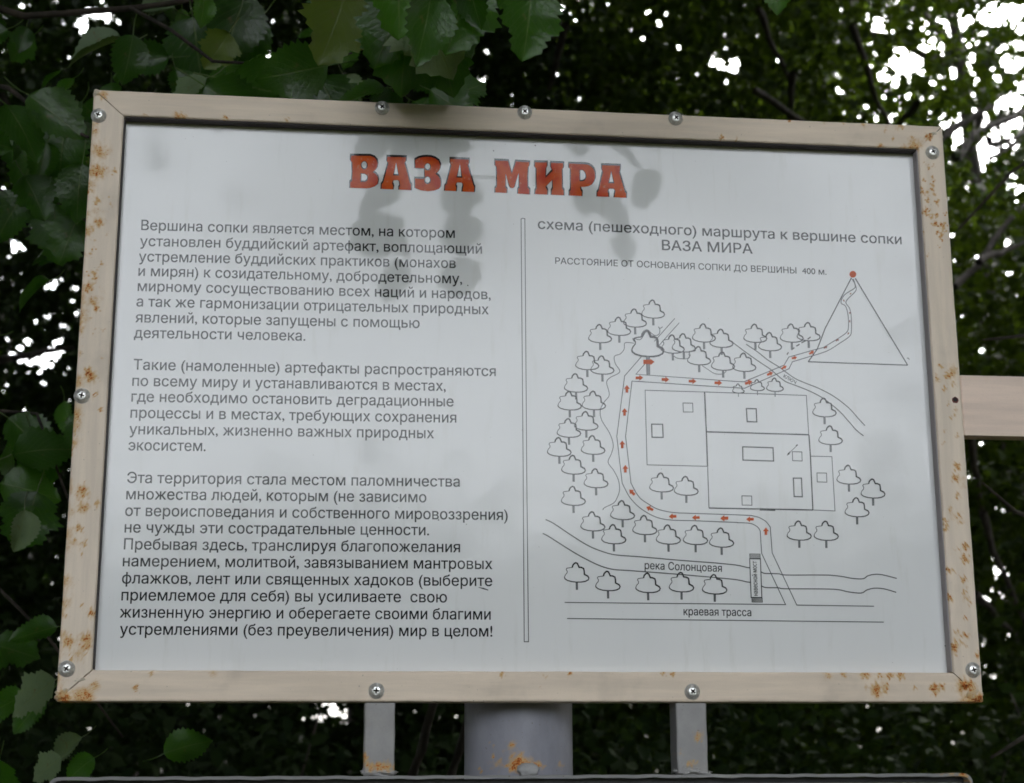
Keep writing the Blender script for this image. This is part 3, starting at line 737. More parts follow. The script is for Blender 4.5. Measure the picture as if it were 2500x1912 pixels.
for a, b, an, s in ((1115,1462,25,.55),(1237,1388,28,.5),(1348,1320,60,.35),(1363,1195,90,.33),(1363,1110,95,.3),(1302,982,120,.33),(1372,912,40,.3)):
    x, y = G2([(a, b)])[0]; arrow(arb, x, y, an, s)
x, y = G2([(1395, 713)])[0]; arr.poly([(x + 8.3 * math.cos(t * .35), y + 8.3 * math.sin(t * .35)) for t in range(18)])

# ---- pan-head screws with a cross recess
def screw_mesh():
    prof = [(0, .0034), (.0016, .0034), (.0030, .0032), (.0042, .0026), (.0047, .0017), (.0048, .0012), (.0058, .0010), (.0062, .0006), (.0062, 0)]
    n = 40; bm = bmesh.new(); rings = []
    top = bm.verts.new((0, -.0034, 0))
    for r, h in prof[1:]:
        rings.append([bm.verts.new((r * math.cos(2 * math.pi * i / n), -h, r * math.sin(2 * math.pi * i / n))) for i in range(n)])
    for i in range(n):
        bm.faces.new((top, rings[0][i], rings[0][(i + 1) % n]))
        for a, b in zip(rings, rings[1:]): bm.faces.new((a[i], b[i], b[(i + 1) % n], a[(i + 1) % n]))
    bm.faces.new(rings[-1]); bmesh.ops.recalc_face_normals(bm, faces=bm.faces)
    me = bpy.data.meshes.new("screw"); bm.to_mesh(me); bm.free()
    o = bpy.data.objects.new("tmp", me); COL.objects.link(o)
    V = []; Fc = []
    box(V, Fc, -.0020, .0020, -.006, -.0012, -.00055, .00055); a_ = mesh("c1", V, Fc)
    V = []; Fc = []
    box(V, Fc, -.00055, .00055, -.006, -.00115, -.0020, .0020); b_ = mesh("c2", V, Fc)
    me.materials.append(M_zinc)
    for c in (a_, b_):
        c.materials.append(M_hole)
        co = bpy.data.objects.new("cut", c); COL.objects.link(co)
        md = o.modifiers.new("b", 'BOOLEAN'); md.operation = 'DIFFERENCE'; md.object = co; md.solver = 'EXACT'
        dg = bpy.context.evaluated_depsgraph_get(); nm = bpy.data.meshes.new_from_object(o.evaluated_get(dg))
        o.modifiers.clear(); o.data = nm; bpy.data.objects.remove(co)
    me2 = o.data; bpy.data.objects.remove(o); me2.name = "screw"
    if len(me2.materials) < 2: me2.materials.append(M_hole)
    for p in me2.polygons:      # walls of the recess get the dark material
        c = p.center; p.material_index = 1 if (abs(c.x) < .0024 and abs(c.z) < .0024 and c.y > -.0030 and c.y < -.0005 and (abs(c.x) < .00075 or abs(c.z) < .00075)) else 0
        p.use_smooth = p.material_index == 0
    return me2
SM = screw_mesh()
for k, (px, py, an) in enumerate([(241,283,20),(933,264,40),(1281,275,48),(1649,290,50),(2276,373,65),(200,967,10),(163,1633,35),(919,1687,4),(1690,1689,42),(2375,1636,75)]):
    o = bpy.data.objects.new("screw", SM); COL.objects.link(o)
    p = at(px, py); o.location = (p.x, 0.0, p.z); o.scale = (1.1, 1.1, 1.1)
    o.rotation_euler = (math.radians(random.uniform(-5, 5)), math.radians(an), math.radians(random.uniform(-6, 6)))
    setloc(o, board)
# empty screw hole in the right upright
p = at(2332, 977)
for nm, r, dy, mt, ox in (("hole_rim", .0032, -.00025, M_holerim, 0), ("hole", .0022, -.0004, M_hole, .0)):
    vs = [(p.x + ox + r * math.cos(i * .3927), dy, p.z + (.0004 if nm == 'hole' else 0) + r * (.95 + .1 * math.sin(i * 2)) * math.sin(i * .3927)) for i in range(16)]
    vs += [(x, .003, z) for x, _, z in vs]
    fs = [tuple(range(16))] + [(i, (i + 1) % 16, 16 + (i + 1) % 16, 16 + i) for i in range(16)]
    o = link(nm, mesh(nm, vs, fs), mt); setloc(o, board)

# ================================================================== POST, STRUTS, SIDE ARM
post = empty("steel_post", (0, 0.10, 0))
tag(post, "thick bluish grey steel pipe with two struts and a cream side arm, carrying both boards", "post")
zl = at(1250, 1893, 0.0).z                 # top edge of the lower board
def blobs_at(L, y): return np.array([[*(lambda q: (q.x, q.z))(at(a, b, y)), r * .00037, s] for a, b, r, s in L])
# pipe
pc = at(1266, 1870, 0.077); pr = 0.5 * (at(1398, 1870, 0.077).x - at(1135, 1870, 0.077).x)
V = []; Fc = []; ns = 96
zs = list(np.concatenate([[0.0, 0.8, 1.2], np.linspace(1.35, 1.72, 150), [1.9, ZT - 0.05]]))
for z in zs:
    for k in range(ns):
        th = 2 * math.pi * k / ns; V.append((pc.x + pr * math.cos(th), 0.077 + pr * math.sin(th), z))
for j in range(len(zs) - 1):
    for k in range(ns): Fc.append((j * ns + k, j * ns + (k + 1) % ns, (j + 1) * ns + (k + 1) % ns, (j + 1) * ns + k))
Fc.append([(len(zs) - 1) * ns + k for k in range(ns)])
me = mesh("pipe", V, Fc)
rust_attr(me, blobs_at([(1264,1864,15,.95),(1250,1872,8,.9),(1285,1862,9,.85),(1250,1823,9,.5),(1250,1815,4,.8),(1314,1868,8,.6),(1318,1872,3,.9),(1214,1864,10,.45),(1208,1850,3,.8),(1375,1868,8,.45),(1204,1820,3,.6),(1232,1835,3,.9),(1278,1830,3,.8),(1175,1878,3,.8),(1200,1883,3,.8),(1330,1872,3,.8)], 0.029))
pipe = link("pipe", me, M_blue, smooth=True); setloc(pipe, post)
# struts
def tube_box(name, x0, x1, y0, y1, z0, z1, mat, blobs, parent, bev=.0015, step=.002):
    vs = [(x0, y1), (x0, y0 + bev), (x0 + bev * .3, y0 + bev * .3), (x0 + bev, y0)]
    n = max(2, int((x1 - x0) / step)); vs += [(x0 + bev + (x1 - x0 - 2 * bev) * i / n, y0) for i in range(1, n)]
    vs += [(x1 - bev, y0), (x1 - bev * .3, y0 + bev * .3), (x1, y0 + bev), (x1, y1)]
    m = max(2, int((z1 - z0) / step)); V = []; Fc = []
    for j in range(m + 1):
        z = z0 + (z1 - z0) * j / m
        for x, y in vs: V.append((x + .00015 * math.sin(z * 200 + x * 50), y, z))
    k = len(vs)
    for j in range(m):
        for i in range(k): Fc.append((j * k + i, j * k + (i + 1) % k, (j + 1) * k + (i + 1) % k, (j + 1) * k + i))
    Fc.append(list(range(k))[::-1]); Fc.append([m * k + i for i in range(k)])
    me = mesh(name, V, Fc); rust_attr(me, blobs)
    o = link(name, me, mat); setloc(o, parent); return o
for (xa, xb, bl, sd_) in ((889, 964, [(905,1872,9,.75),(925,1874,9,.7),(945,1873,9,.75),(893,1846,5,.6),(960,1874,6,.7),(893,1860,5,.6)], 1), (1652, 1727, [(1703,1800,9,.55),(1710,1806,4,.8),(1690,1864,6,.5),(1700,1860,4,.6),(1680,1868,4,.6),(1660,1840,5,.4)], 2)):
    xa, xb = at(xa, 1800, .004).x, at(xb, 1800, .004).x
    o = tube_box("strut", xa, xb, .004, .004 + .026, zl + .001, ZB - .0005, M_grey, blobs_at(bl, .004), post)
    xm = (xa + xb) / 2
    blob("weld_bead", (xm, .012, zl + .003), (.0145, .010, .0042), M_weldg, post, 10 + sd_, blobs_at(bl, .004), sub=4, amp=.45)
blob("weld_bead", (at(1287, 1884, .03).x, .026, zl + .004), (.009, .006, .006), M_weldg, post, 21)
# side arm going off to the right, flush behind the right upright
za, zb = at(2420, 1064, .003).z, at(2420, 918, .003).z
arm = tube_box("side_arm", XR + .0005, XR + .62, .003, .021, za, zb, M_arm, np.array([[XR + .1, (za + zb) / 2, .001, .2]]), post, bev=.002, step=.004)
tag(arm, "pinkish cream crossbar leaving the frame to the right")
V = []; Fc = []; box(V, Fc, pc.x, XR - .002, .027, .065, za + .012, zb - .012)
setloc(link("hidden_crossbar", mesh("hidden_crossbar", V, Fc), M_arm), post).name = "crossbar"
V = []; Fc = []
for zz in (ZB + .10, ZT - .10): box(V, Fc, pc.x - .02, pc.x + .02, -.0 + .0262, .07, zz - .02, zz + .02)
setloc(link("bracket", mesh("bracket", V, Fc), M_blue), post)
# second upright that carries the arm, out of frame
tube_box("arm_leg", XR + .58, XR + .62, .0215, .06, 0, zb + .02, M_arm, np.array([[9, 9, .001, .2]]), post, step=.05)

# ================================================================== LOWER BOARD
low = empty("lower_notice_board", (0, 0, zl - .50))
tag(low, "lower board at the bottom edge, only its worn grey top rim showing", "notice board")
lx0, lx1 = at(120, 1893).x, at(2372, 1893).x
zt = zl
# angle-iron rim: a thin forward flange with rounded top corners
def rim(x0, x1, z0, z1, rc, y0, y1, th, mat):
    outer = []
    for cx_, cz_, a0 in ((x0 + rc, z1 - rc, 180), (x1 - rc, z1 - rc, 90)):
        outer += [(cx_ + rc * math.cos(math.radians(a0 - 90 * i / 6)), cz_ + rc * math.sin(math.radians(a0 - 90 * i / 6))) for i in range(7)]
    top = [outer[6]]
    mid = [(outer[6][0] + (outer[7][0] - outer[6][0]) * i / 160, z1 + .0004 * math.sin(i * .9) * math.sin(i * .23)) for i in range(1, 160)]
    path = [(x0, z0)] + outer[:7] + mid + outer[7:] + [(x1, z0)]
    V = []; Fc = []
    n = len(path)
    for i, (x, z) in enumerate(path):
        a = path[max(i - 1, 0)]; c = path[min(i + 1, n - 1)]
        u = Vector((c[0] - a[0], c[1] - a[1])).normalized(); nn = Vector((u.y, -u.x))
        V += [(x, y0, z), (x, y1, z), (x + nn.x * th, y1, z + nn.y * th), (x + nn.x * th, y0, z + nn.y * th)]
    for i in range(n - 1):
        for k in range(4): Fc.append((i * 4 + k, i * 4 + (k + 1) % 4, (i + 1) * 4 + (k + 1) % 4, (i + 1) * 4 + k))
    me = mesh("frame_rim", V, Fc)
    bm = bmesh.new(); bm.from_mesh(me); bmesh.ops.recalc_face_normals(bm, faces=bm.faces); bm.to_mesh(me); bm.free()
    rust_attr(me, blobs_at([(2352,1893,6,1),(2330,1892,5,.9),(2300,1892,4,.8),(2000,1893,3,.7),(1500,1893,3,.5),(700,1893,3,.5),(2362,1905,4,1)], 0))
    return me
M_rim = painted("worn_grey_rim_paint", (0.24, 0.24, 0.24), (0.05, 1, 1), 1.0, 0.5, (0.42, 0.42, 0.40))
setloc(link("frame_rim", rim(lx0, lx1, zl - .50, zt, .008, -.002, .022, .0026, M_rim), M_rim), low)
V = []; Fc = []; box(V, Fc, lx0 + .0035, lx1 - .0035, .010, .013, zt - .0075, zt - .0031)  # dark strip that paints the shade of the recess below the rim
setloc(link("inner_shade_strip", mesh("inner_shade_strip", V, Fc), M_rim_shade), low)
V = []; Fc = []; box(V, Fc, lx0 + .004, lx1 - .004, .014, .017, zl - .495, zt - .0045)
setloc(link("panel", mesh("panel", V, Fc), flat("white_sheet", (.8, .8, .8), .2)[0]), low)
# ================================================================== FOLIAGE TOOLS
# gaps in the woodland through which the bright sky shows: photo x, y, radii
HOLES = [(203,62,20,24),(150,52,9,9),(232,30,38,14),(262,42,8,18),(93,35,7,9),(30,28,6,8),(290,55,6,6),(60,14,30,8),(350,48,6,6),(250,8,12,10),
 (655,138,7,8),(662,145,9,8),(702,137,8,9),(728,127,7,6),(708,175,5,9),(745,183,5,5),(790,12,12,4),(862,48,7,9),
 (1160,20,6,12),(1172,8,8,8),(1195,10,6,8),(1230,8,12,9),(1250,6,8,7),(1272,42,7,8),(1190,128,5,7),(1172,156,5,6),(1181,200,4,9),(1166,112,4,5),(1280,55,6,8),
 (1375,80,6,11),(1374,48,4,8),(1375,20,4,6),(1568,36,5,16),(1582,28,5,8),(1650,22,5,11),(1628,38,4,7),(1685,55,5,6),(1705,5,8,6),(1612,62,5,7),(1655,105,4,7),(1668,110,4,8),(1770,118,6,10),(1570,95,4,8),
 (1745,152,14,14),(1795,158,14,22),(1760,165,10,12),(1702,178,9,6),(1780,172,10,10),(1837,38,3,6),(1853,118,5,6),(1900,148,3,6),(1835,212,4,5),(1760,225,4,5),(1762,262,3,6),(1690,215,5,6),
 (2145,62,13,14),(2140,75,8,6),(2200,125,18,12),(2235,140,26,28),(2215,165,26,20),(2255,125,16,22),(2190,190,12,10),(2155,185,10,14),(2183,150,14,10),(2262,52,8,6),(2300,48,7,7),(2322,75,8,12),(2280,100,9,10),(2350,60,12,10),(2362,48,9,12),(2395,35,12,8),(2420,20,8,6),(2410,55,14,10),(2435,45,14,16),(2460,25,26,12),(2485,30,14,26),(2485,70,12,18),(2490,110,10,14),(2300,112,6,6),(2345,130,8,14),(2340,170,10,14),(2330,190,7,12),(2365,158,6,8),(2455,150,14,12),(2470,165,12,14),(2490,150,10,20),(2450,110,7,6),(2440,190,8,8),(2385,200,6,8),(2378,142,5,7),
 (2310,305,10,10),(2345,300,14,12),(2330,320,20,14),(2360,282,12,10),(2385,275,12,12),(2400,300,22,18),(2350,345,16,12),(2440,262,14,12),(2460,240,16,14),(2485,245,16,14),(2495,215,10,14),(2440,310,26,24),(2470,300,24,16),(2490,270,14,16),(2390,345,20,22),(2370,372,18,20),(2395,385,28,30),(2388,410,22,16),(2430,350,20,20),(2415,372,20,16),(2460,340,16,14),(2480,350,12,9),
 (2370,440,8,10),(2358,460,7,7),(2490,462,9,12),(2478,430,7,8),(2318,488,7,7),(2480,490,8,6),(2325,575,5,9),(2397,632,20,12),(2412,620,16,10),(2382,645,8,6),(2455,592,12,9),(2475,585,8,6),(2332,637,8,6),(2386,573,4,4),(2433,570,4,4),(2410,672,12,7),(2460,668,12,10),(2495,676,8,7),(2408,655,5,6),(2420,715,10,5),(2393,800,8,8),(2406,774,6,5),(2352,776,5,6),(2398,860,4,4),(2494,760,6,8),(2462,900,5,4),(2470,912,6,4),(2395,858,5,5),
 (2400,1078,10,7),(2452,1090,8,16),(2380,1130,8,6),(2403,1142,6,5),(2378,1167,5,4),(2465,1248,14,6),(2480,1255,12,6),(2492,1190,6,6),(2432,1272,9,4),(2438,1240,5,4),(2496,1270,5,6),(2445,1308,5,6),(2430,1360,14,8),(2447,1385,16,14),(2432,1395,14,8),(2412,1408,12,8),(2452,1405,14,8),(2425,1435,16,12),(2442,1450,14,12),(2395,1445,8,8),(2400,1460,9,6),(2415,1465,6,6),(2415,1500,4,4),(2372,1342,5,4),(2380,1355,5,4),
 (12,455,6,6),(75,457,5,6),(17,487,12,5),(8,520,7,10),(20,518,12,9),(75,545,9,8),(85,560,7,8),(33,548,7,7),(118,555,8,9),(94,582,7,7),(3,610,6,8),(30,605,12,12),(45,610,16,12),(60,605,10,7),(28,690,9,9),(54,690,9,8),(122,702,12,14),(135,695,12,14),(148,680,8,8),(137,715,12,6),(172,705,6,8),(183,670,5,5),(190,668,5,6),(88,722,8,5),(75,735,6,6),(95,718,6,6),(160,745,6,6),(180,735,8,8),(115,770,14,7),(125,765,10,7),(85,782,10,8),(158,770,10,10),(152,795,12,7),(165,805,8,6),(188,775,6,6),
 (48,850,18,14),(68,838,12,14),(30,870,14,8),(60,878,22,10),(85,885,12,10),(20,868,9,7),(138,835,12,12),(125,865,22,12),(110,875,18,12),(150,862,14,10),(130,890,12,9),(105,895,9,6),(12,830,7,8),(95,912,7,6),(160,908,6,5),(8,955,7,6),(15,945,6,6),(70,910,7,7),
 (120,1130,6,5),(125,1082,5,5),(35,1490,5,4),(88,1492,5,4),(152,1322,4,4),(60,1652,7,4),
 (655,1724,6,4),(790,1722,10,5),(815,1730,20,10),(835,1745,22,12),(800,1750,16,9),(785,1765,14,9),(815,1770,14,9),(850,1765,10,8),(770,1745,10,8),(870,1790,10,7),(725,1780,7,6),(708,1800,6,5),(762,1832,7,6),(660,1801,5,4),(620,1801,5,4),(735,1808,5,4),(845,1785,7,5)]
HA = np.array(HOLES, float); HA[:, 2:] *= 0.74; HA[HA[:, 1] > 440, 2:] *= 0.78; HA[(HA[:, 1] < 440) & (HA[:, 0] < 2000), 2:] *= 0.9
def in_gap(P, grow=0.0):
    x, y = project(P); r = np.zeros(len(P), bool)
    ok = np.isfinite(x) & (x > -50) & (x < 2550) & (y > -50) & (y < 1960)
    idx = np.where(ok)[0]
    for s in range(0, len(idx), 20000):
        i = idx[s:s + 20000]
        d = ((x[i, None] - HA[None, :, 0]) / (HA[None, :, 2] + grow)) ** 2 + ((y[i, None] - HA[None, :, 1]) / (HA[None, :, 3] + grow)) ** 2
        r[i] = (d < 1).any(axis=1)
    return r

# leaf templates for masses: points in leaf space (x along, y across, z up), faces
T2 = (np.array([(0,0,0),(.5,-.33,.10),(1,0,-.05),(.5,.33,.10)]), [(0,1,2),(0,2,3)])
T6 = (np.array([(0,0,0),(.22,-.27,.06),(.60,-.30,.08),(1,0,-.12),(.60,.30,.08),(.22,.27,.06),(.45,0,.0)]), [(0,1,6),(1,2,6),(2,3,6),(3,4,6),(4,5,6),(5,0,6)])

def leaf_mesh_cloud(name, P, D, Nn, size, T, mat, parent, tint=None):
    P = np.asarray(P); n = len(P)
    if n == 0: return None
    D = D / (np.linalg.norm(D, axis=1, keepdims=True) + 1e-9)
    Y = np.cross(Nn, D); Y /= (np.linalg.norm(Y, axis=1, keepdims=True) + 1e-9)
    Zv = np.cross(D, Y)
    tv, tf = T; k = len(tv)
    V = P[:, None, :] + size[:, None, None] * (tv[None, :, 0:1] * D[:, None, :] + tv[None, :, 1:2] * Y[:, None, :] + tv[None, :, 2:3] * Zv[:, None, :])
    V = V.reshape(-1, 3).astype(np.float32)
    f = np.array(tf); Fa = (f[None] + (np.arange(n) * k)[:, None, None]).reshape(-1, 3).astype(np.int32)
    me = bpy.data.meshes.new(name)
    me.vertices.add(len(V)); me.vertices.foreach_set('co', V.ravel())
    me.loops.add(Fa.size); me.loops.foreach_set('vertex_index', Fa.ravel())
    me.polygons.add(len(Fa)); me.polygons.foreach_set('loop_start', np.arange(0, Fa.size, 3, dtype=np.int32))
    me.polygons.foreach_set('loop_total', np.full(len(Fa), 3, np.int32))
    me.update(calc_edges=True)
    t = rng.random(n) if tint is None else tint
    a = me.attributes.new('tint', 'FLOAT', 'POINT'); a.data.foreach_set('value', np.repeat(t, k).astype(np.float32))
    o = link(name, me, mat); o.parent = parent
    if parent: o.matrix_parent_inverse = Matrix.Translation(-Vector(parent.location))
    o['kind'] = 'stuff'
    return o

def twig_leaves(C, D, k, L, size, droop=0.3, flat=0.5, spread=0.5):
    """leaves set alternately along twigs: centres C, directions D -> leaf bases, directions, normals, sizes"""
    n = len(C)
    D = D / np.linalg.norm(D, axis=1, keepdims=True)
    A = np.cross(D, np.array([0, 0, 1.0]) + rng.normal(0, .3, (n, 3))); A /= np.linalg.norm(A, axis=1, keepdims=True)
    s = np.tile(np.linspace(-.5, .5, k), (n, 1)) + rng.normal(0, .04, (n, k))
    side = np.where(np.arange(k) % 2 == 0, 1.0, -1.0)[None, :, None]
    P = C[:, None] + D[:, None] * s[..., None] * L + rng.normal(0, spread * .06, (n, k, 3))
    d = D[:, None] * .55 + A[:, None] * side * .8 + rng.normal(0, .35, (n, k, 3)); d[..., 2] -= droop
    nn = rng.normal(0, 1 - flat * .5, (n, k, 3)); nn[..., 2] += flat * 1.6
    sz = size * rng.uniform(.6, 1.25, (n, k))
    return P.reshape(-1, 3), d.reshape(-1, 3), nn.reshape(-1, 3), sz.ravel()

def branch_mesh(name, paths, mat, parent, sides=6):
    V = []; Fc = []
    for pts, r0, r1 in paths:
        n = len(pts); tube(V, Fc, pts, [r0 + (r1 - r0) * (i / (n - 1)) ** .8 for i in range(n)], sides)
    o = link(name, mesh(name, V, Fc), mat, smooth=True)
    o.parent = parent; o.matrix_parent_inverse = Matrix.Translation(-Vector(parent.location))
    return o

def trunk_path(x, y, h, lean=(0, 0), n=10, amp=.02):
    p = wiggle((x, y, -.1), (x + lean[0], y + lean[1], h), n, amp)
    return p

# ================================================================== WOODLAND BEHIND
# each: x, y, trunk radius, height, lean, label, leaf material
TREES = [(-3.4, 9.4, .11, 7.6, (.3, .2), "tree at the far left edge with bright sky gaps in its crown", 0),
         (-1.5, 9.6, .13, 8.6, (-.2, 0), "tall dark tree behind the upper left corner of the board", 0),
         (.1, 9.5, .12, 8.2, (.2, .3), "dark tree behind the middle of the board's top rail", 0),
         (1.75, 9.7, .15, 9.0, (.2, -.2), "light green tree just right of the board's top middle", 1),
         (3.15, 9.4, .10, 7.4, (.6, .1), "tree behind the upper right corner with a large patch of sky", 1),
         (4.9, 9.5, .14, 8.4, (-.3, .2), "tree at the right edge with crooked bare limbs against white sky", 0)]
roots = []
for x, y, r, h, ln, lb, mm in TREES:
    t = empty("woodland_tree", (x, y, 0)); tag(t, lb, "tree", "woodland trees behind the board"); roots.append(t)
TX = np.array([[t[0] + t[4][0] * .5, t[1]] for t in TREES])
nt_w = 36000
C = np.empty((nt_w, 3)); C[:, 1] = rng.uniform(6.2, 9.4, nt_w)
dist = C[:, 1] - CAM[1]
C[:, 0] = CAM[0] + dist * (0.118 + rng.uniform(-.44, .44, nt_w)); C[:, 2] = rng.uniform(.1, 8.3, nt_w)
# clump: keep where a sum of bumps is high
def clump(P, n, r, seed):
    g = np.random.default_rng(seed); lo, hi = P.min(0), P.max(0)
    K = g.uniform(lo, hi, (n, 3)); R = g.uniform(.6, 1.3, n) * r; v = np.zeros(len(P))
    for c, q in zip(K, R): v = np.maximum(v, np.exp(-((P - c) ** 2).sum(1) / (q * q)))
    return v
cv = clump(C, 190, .75, 5)
# the upper right is thinner, its crowns end there
sx, sy = project(C)
thin_ = ((sx > 2050) & (sy < 480))
keep = rng.random(nt_w) < np.where(thin_, .30, .55) + np.where(thin_, .5, .6) * cv
C = C[keep]
D = rng.normal(0, 1, (len(C), 3)); D[:, 2] *= .5
P, d, nn, sz = twig_leaves(C, D, 9, .34, .074, droop=.45, flat=.35, spread=1.2)
def leaf_gap(P, d, sz, grow=0.0):
    u = d / np.linalg.norm(d, axis=1, keepdims=True) * sz[:, None]
    return in_gap(P, grow) | in_gap(P + u * .5, grow + 2) | in_gap(P + u, grow)
gp = leaf_gap(P, d, sz, 1.0); k = ~gp | (rng.random(len(P)) < .24); sz = np.where(gp, sz * .5, sz)
P, d, nn, sz = P[k], d[k], nn[k], sz[k]
own = ((P[:, None, :2] - TX[None]) ** 2 * np.array([1, .35])).sum(2).argmin(1)
for i, (x, y, r, h, ln, lb, mm) in enumerate(TREES):
    m_ = own == i
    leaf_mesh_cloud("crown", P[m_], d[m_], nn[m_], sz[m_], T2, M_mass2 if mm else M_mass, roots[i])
    tp = trunk_path(x, y, h, ln, 12, .012)
    branch_mesh("trunk", [(tp, r, r * .25)], M_bark, roots[i], 9)
    for b in range(9):
        j = random.randint(3, 10); a = random.uniform(0, 2 * math.pi); L = random.uniform(.9, 2.0)
        e = tp[j] + Vector((math.cos(a) * L, math.sin(a) * L * .6, random.uniform(.3, 1.3)))
        path = wiggle(tp[j], e, 6, .06)
        subs = [(path, r * .32, .008)]
        for q in range(3):
            s_ = path[random.randint(2, 5)]; subs.append((wiggle(s_, s_ + Vector((random.uniform(-.6, .6), random.uniform(-.3, .3), random.uniform(-.1, .6))), 4, .08), .012, .003))
        branch_mesh("branch", subs, M_bark, roots[i], 5)
# crooked limbs against the sky on the right
def px_path(pts, y): return [at(a, b, y + c * .1) for (a, b), c in zip(pts, range(len(pts)))]
RG = reg(2100, 260, 4.2)
for pts_, w0, w1 in ((RG([(820,300),(1000,190),(1130,120),(1300,-10),(1450,-120)]), .030, .010), (RG([(980,520),(1060,430),(1110,340),(1200,270),(1330,210),(1500,140),(1720,60)]), .034, .018),
                     (RG([(1150,330),(1165,210),(1175,110)]), .014, .006), (RG([(1310,330),(1340,385),(1400,395),(1470,370),(1530,370)]), .020, .016), (RG([(1320,400),(1450,350),(1600,320),(1720,220)]), .012, .012),
                     (RG([(1330,530),(1480,470),(1600,370),(1720,250)]), .016, .018), (G2([(1300,1),(1350,1)]), .001, .001)):
    pth = px_path([(a, b) for a, b in pts_], 6.9)
    if w0 > .002: branch_mesh("branch", [(pth, w0, w1)], M_bark, roots[5], 6)
for a, b in (((2080,60),(2180,330)), ((1850,20),(1930,200)), ((2240,250),(2170,330)), ((1935,180),(1930,290)), ((2150,430),(2420,260)), ((1380,60),(1340,220)), ((1840,220),(2100,400)), ((2390,640),(2500,590)), ((2330,700),(2500,500)), ((2370,1060),(2400,1250)), ((2400,1250),(2520,1560)), ((2380,1450),(2470,1540)), ((40,500),(200,560)), ((0,880),(180,850)), ((0,230),(140,500))):
    p0, p1 = at(*a, 6.0), at(*b, 6.3)
    branch_mesh("branch", [(wiggle(p0, p1, 7, .03), .022, .012)], M_bark, roots[int(np.argmin([(p0.x - q[0]) ** 2 for q in TX]))], 6)

# ---- far wood that closes the view low down between the trees
n_f = 42000
C = np.stack([rng.uniform(-12, 16, n_f), rng.uniform(13, 17, n_f), rng.uniform(0, 11, n_f)], 1)
P, d, nn, sz = twig_leaves(C, rng.normal(0, 1, (n_f, 3)), 7, .7, .165, droop=.4, flat=.3, spread=3)
gp = leaf_gap(P, d, sz, 2.0); k = ~gp | (rng.random(len(P)) < .14); sz = np.where(gp, sz * .4, sz)
xx, yy = project(P); k &= ~((xx > 2050) & (xx < 2700) & (yy < 520) & (rng.random(len(P)) < .45))
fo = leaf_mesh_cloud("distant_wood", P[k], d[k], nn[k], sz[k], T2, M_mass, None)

# ================================================================== UNDERGROWTH
SHRUBS = [(-1.75, 2.9, 1.75, .95, "leafy shrub at the bottom left corner of the view"), (-.75, 3.5, 1.85, .9, "dark shrub below the left half of the board"),
          (.35, 3.2, 1.65, .8, "dark shrub behind the grey pipe"), (1.35, 3.6, 1.85, .9, "dark shrub below the right half of the board"),
          (2.5, 3.2, 1.95, .9, "shrub at the bottom right corner of the view"), (3.4, 4.1, 2.2, 1.0, "tall shrub at the right edge under the side arm"), (-2.9, 4.0, 2.6, 1.1, "tall shrub at the left edge behind the near leaves")]
for i, (x, y, h, r, lb) in enumerate(SHRUBS):
    t = empty("understorey_shrub", (x, y, 0)); tag(t, lb, "shrub", "shrubs in the dark undergrowth")
    n = int(620 * r * h)
    u = rng.normal(0, 1, (n, 3)); u /= np.linalg.norm(u, axis=1, keepdims=True); rr = rng.random(n) ** .45
    C = np.stack([x + u[:, 0] * rr * r, y + u[:, 1] * rr * r * .8, h * .5 + u[:, 2] * rr * h * .58], 1)
    C = C[C[:, 2] > .05]
    D = rng.normal(0, 1, (len(C), 3)) * [.7, .7, .5] + [0, 0, .4]
    P, d, nn, sz = twig_leaves(C, D, 8, .26, .052, droop=.25, flat=.6, spread=.8)
    k = ~leaf_gap(P, d, sz, 2.0)
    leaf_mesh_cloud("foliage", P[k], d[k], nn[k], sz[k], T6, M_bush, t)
    stems = []
    for q in range(9):
        a = random.uniform(0, 6.28); e = (x + math.cos(a) * r * .7, y + math.sin(a) * r * .6, h * random.uniform(.6, 1.0))
        stems.append((wiggle((x + math.cos(a) * .06, y + math.sin(a) * .06, -.03), e, 7, .03), .011, .003))
    for s_ in stems: branch_mesh("stem", [s_], M_twig, t, 5)
# thin saplings seen between strut and pipe
for pts_, lb in (([(1060,1712),(1040,1780),(1030,1830),(1005,1895)], "thin bare sapling between the left strut and the pipe"), ([(1140,1770),(1125,1825),(1100,1895)], "short bent sapling touching the left side of the pipe")):
    t = empty("sapling", (at(*pts_[-1], 1.1).x, 1.1, 0)); tag(t, lb, "sapling")
    path = [at(a, b, 1.1) for a, b in pts_][::-1]; path = [Vector((path[0].x - .03, 1.1, -.02)), Vector((path[0].x - .01, 1.1, .8))] + path + [path[-1] + Vector((.05, .05, .35))]
    branch_mesh("stem", [(path, .010, .006)], M_bark, t, 7)

# ================================================================== TREES ROUND THE CLEARING (they shade it and show in the gloss)
def big_tree(x, y, r, h, crown_c, crown_r, n, leaf, lb, gap=False):
    t = empty("clearing_tree", (x, y, 0)); tag(t, lb, "tree", "trees round the clearing")
    u = rng.normal(0, 1, (n, 3)); u /= np.linalg.norm(u, axis=1, keepdims=True); rr = rng.random(n) ** .4
    C = np.array(crown_c) + u * rr[:, None] * np.array(crown_r)
    P, d, nn, sz = twig_leaves(C, rng.normal(0, 1, (n, 3)), 7, leaf * 5, leaf, droop=.3, flat=.6, spread=leaf * 20)
    k = P[:, 2] > .3
    if gap:
        X, Y = project(P); k &= ~((X > -120) & (X < 2620) & (Y > -100) & (Y < 2050))
    leaf_mesh_cloud("crown", P[k], d[k], nn[k], sz[k], T2, M_mass, t)
    tp = trunk_path(x, y, h, (0, 0), 8, .015); branch_mesh("trunk", [(tp, r, r * .3)], M_bark, t, 9)
    return t
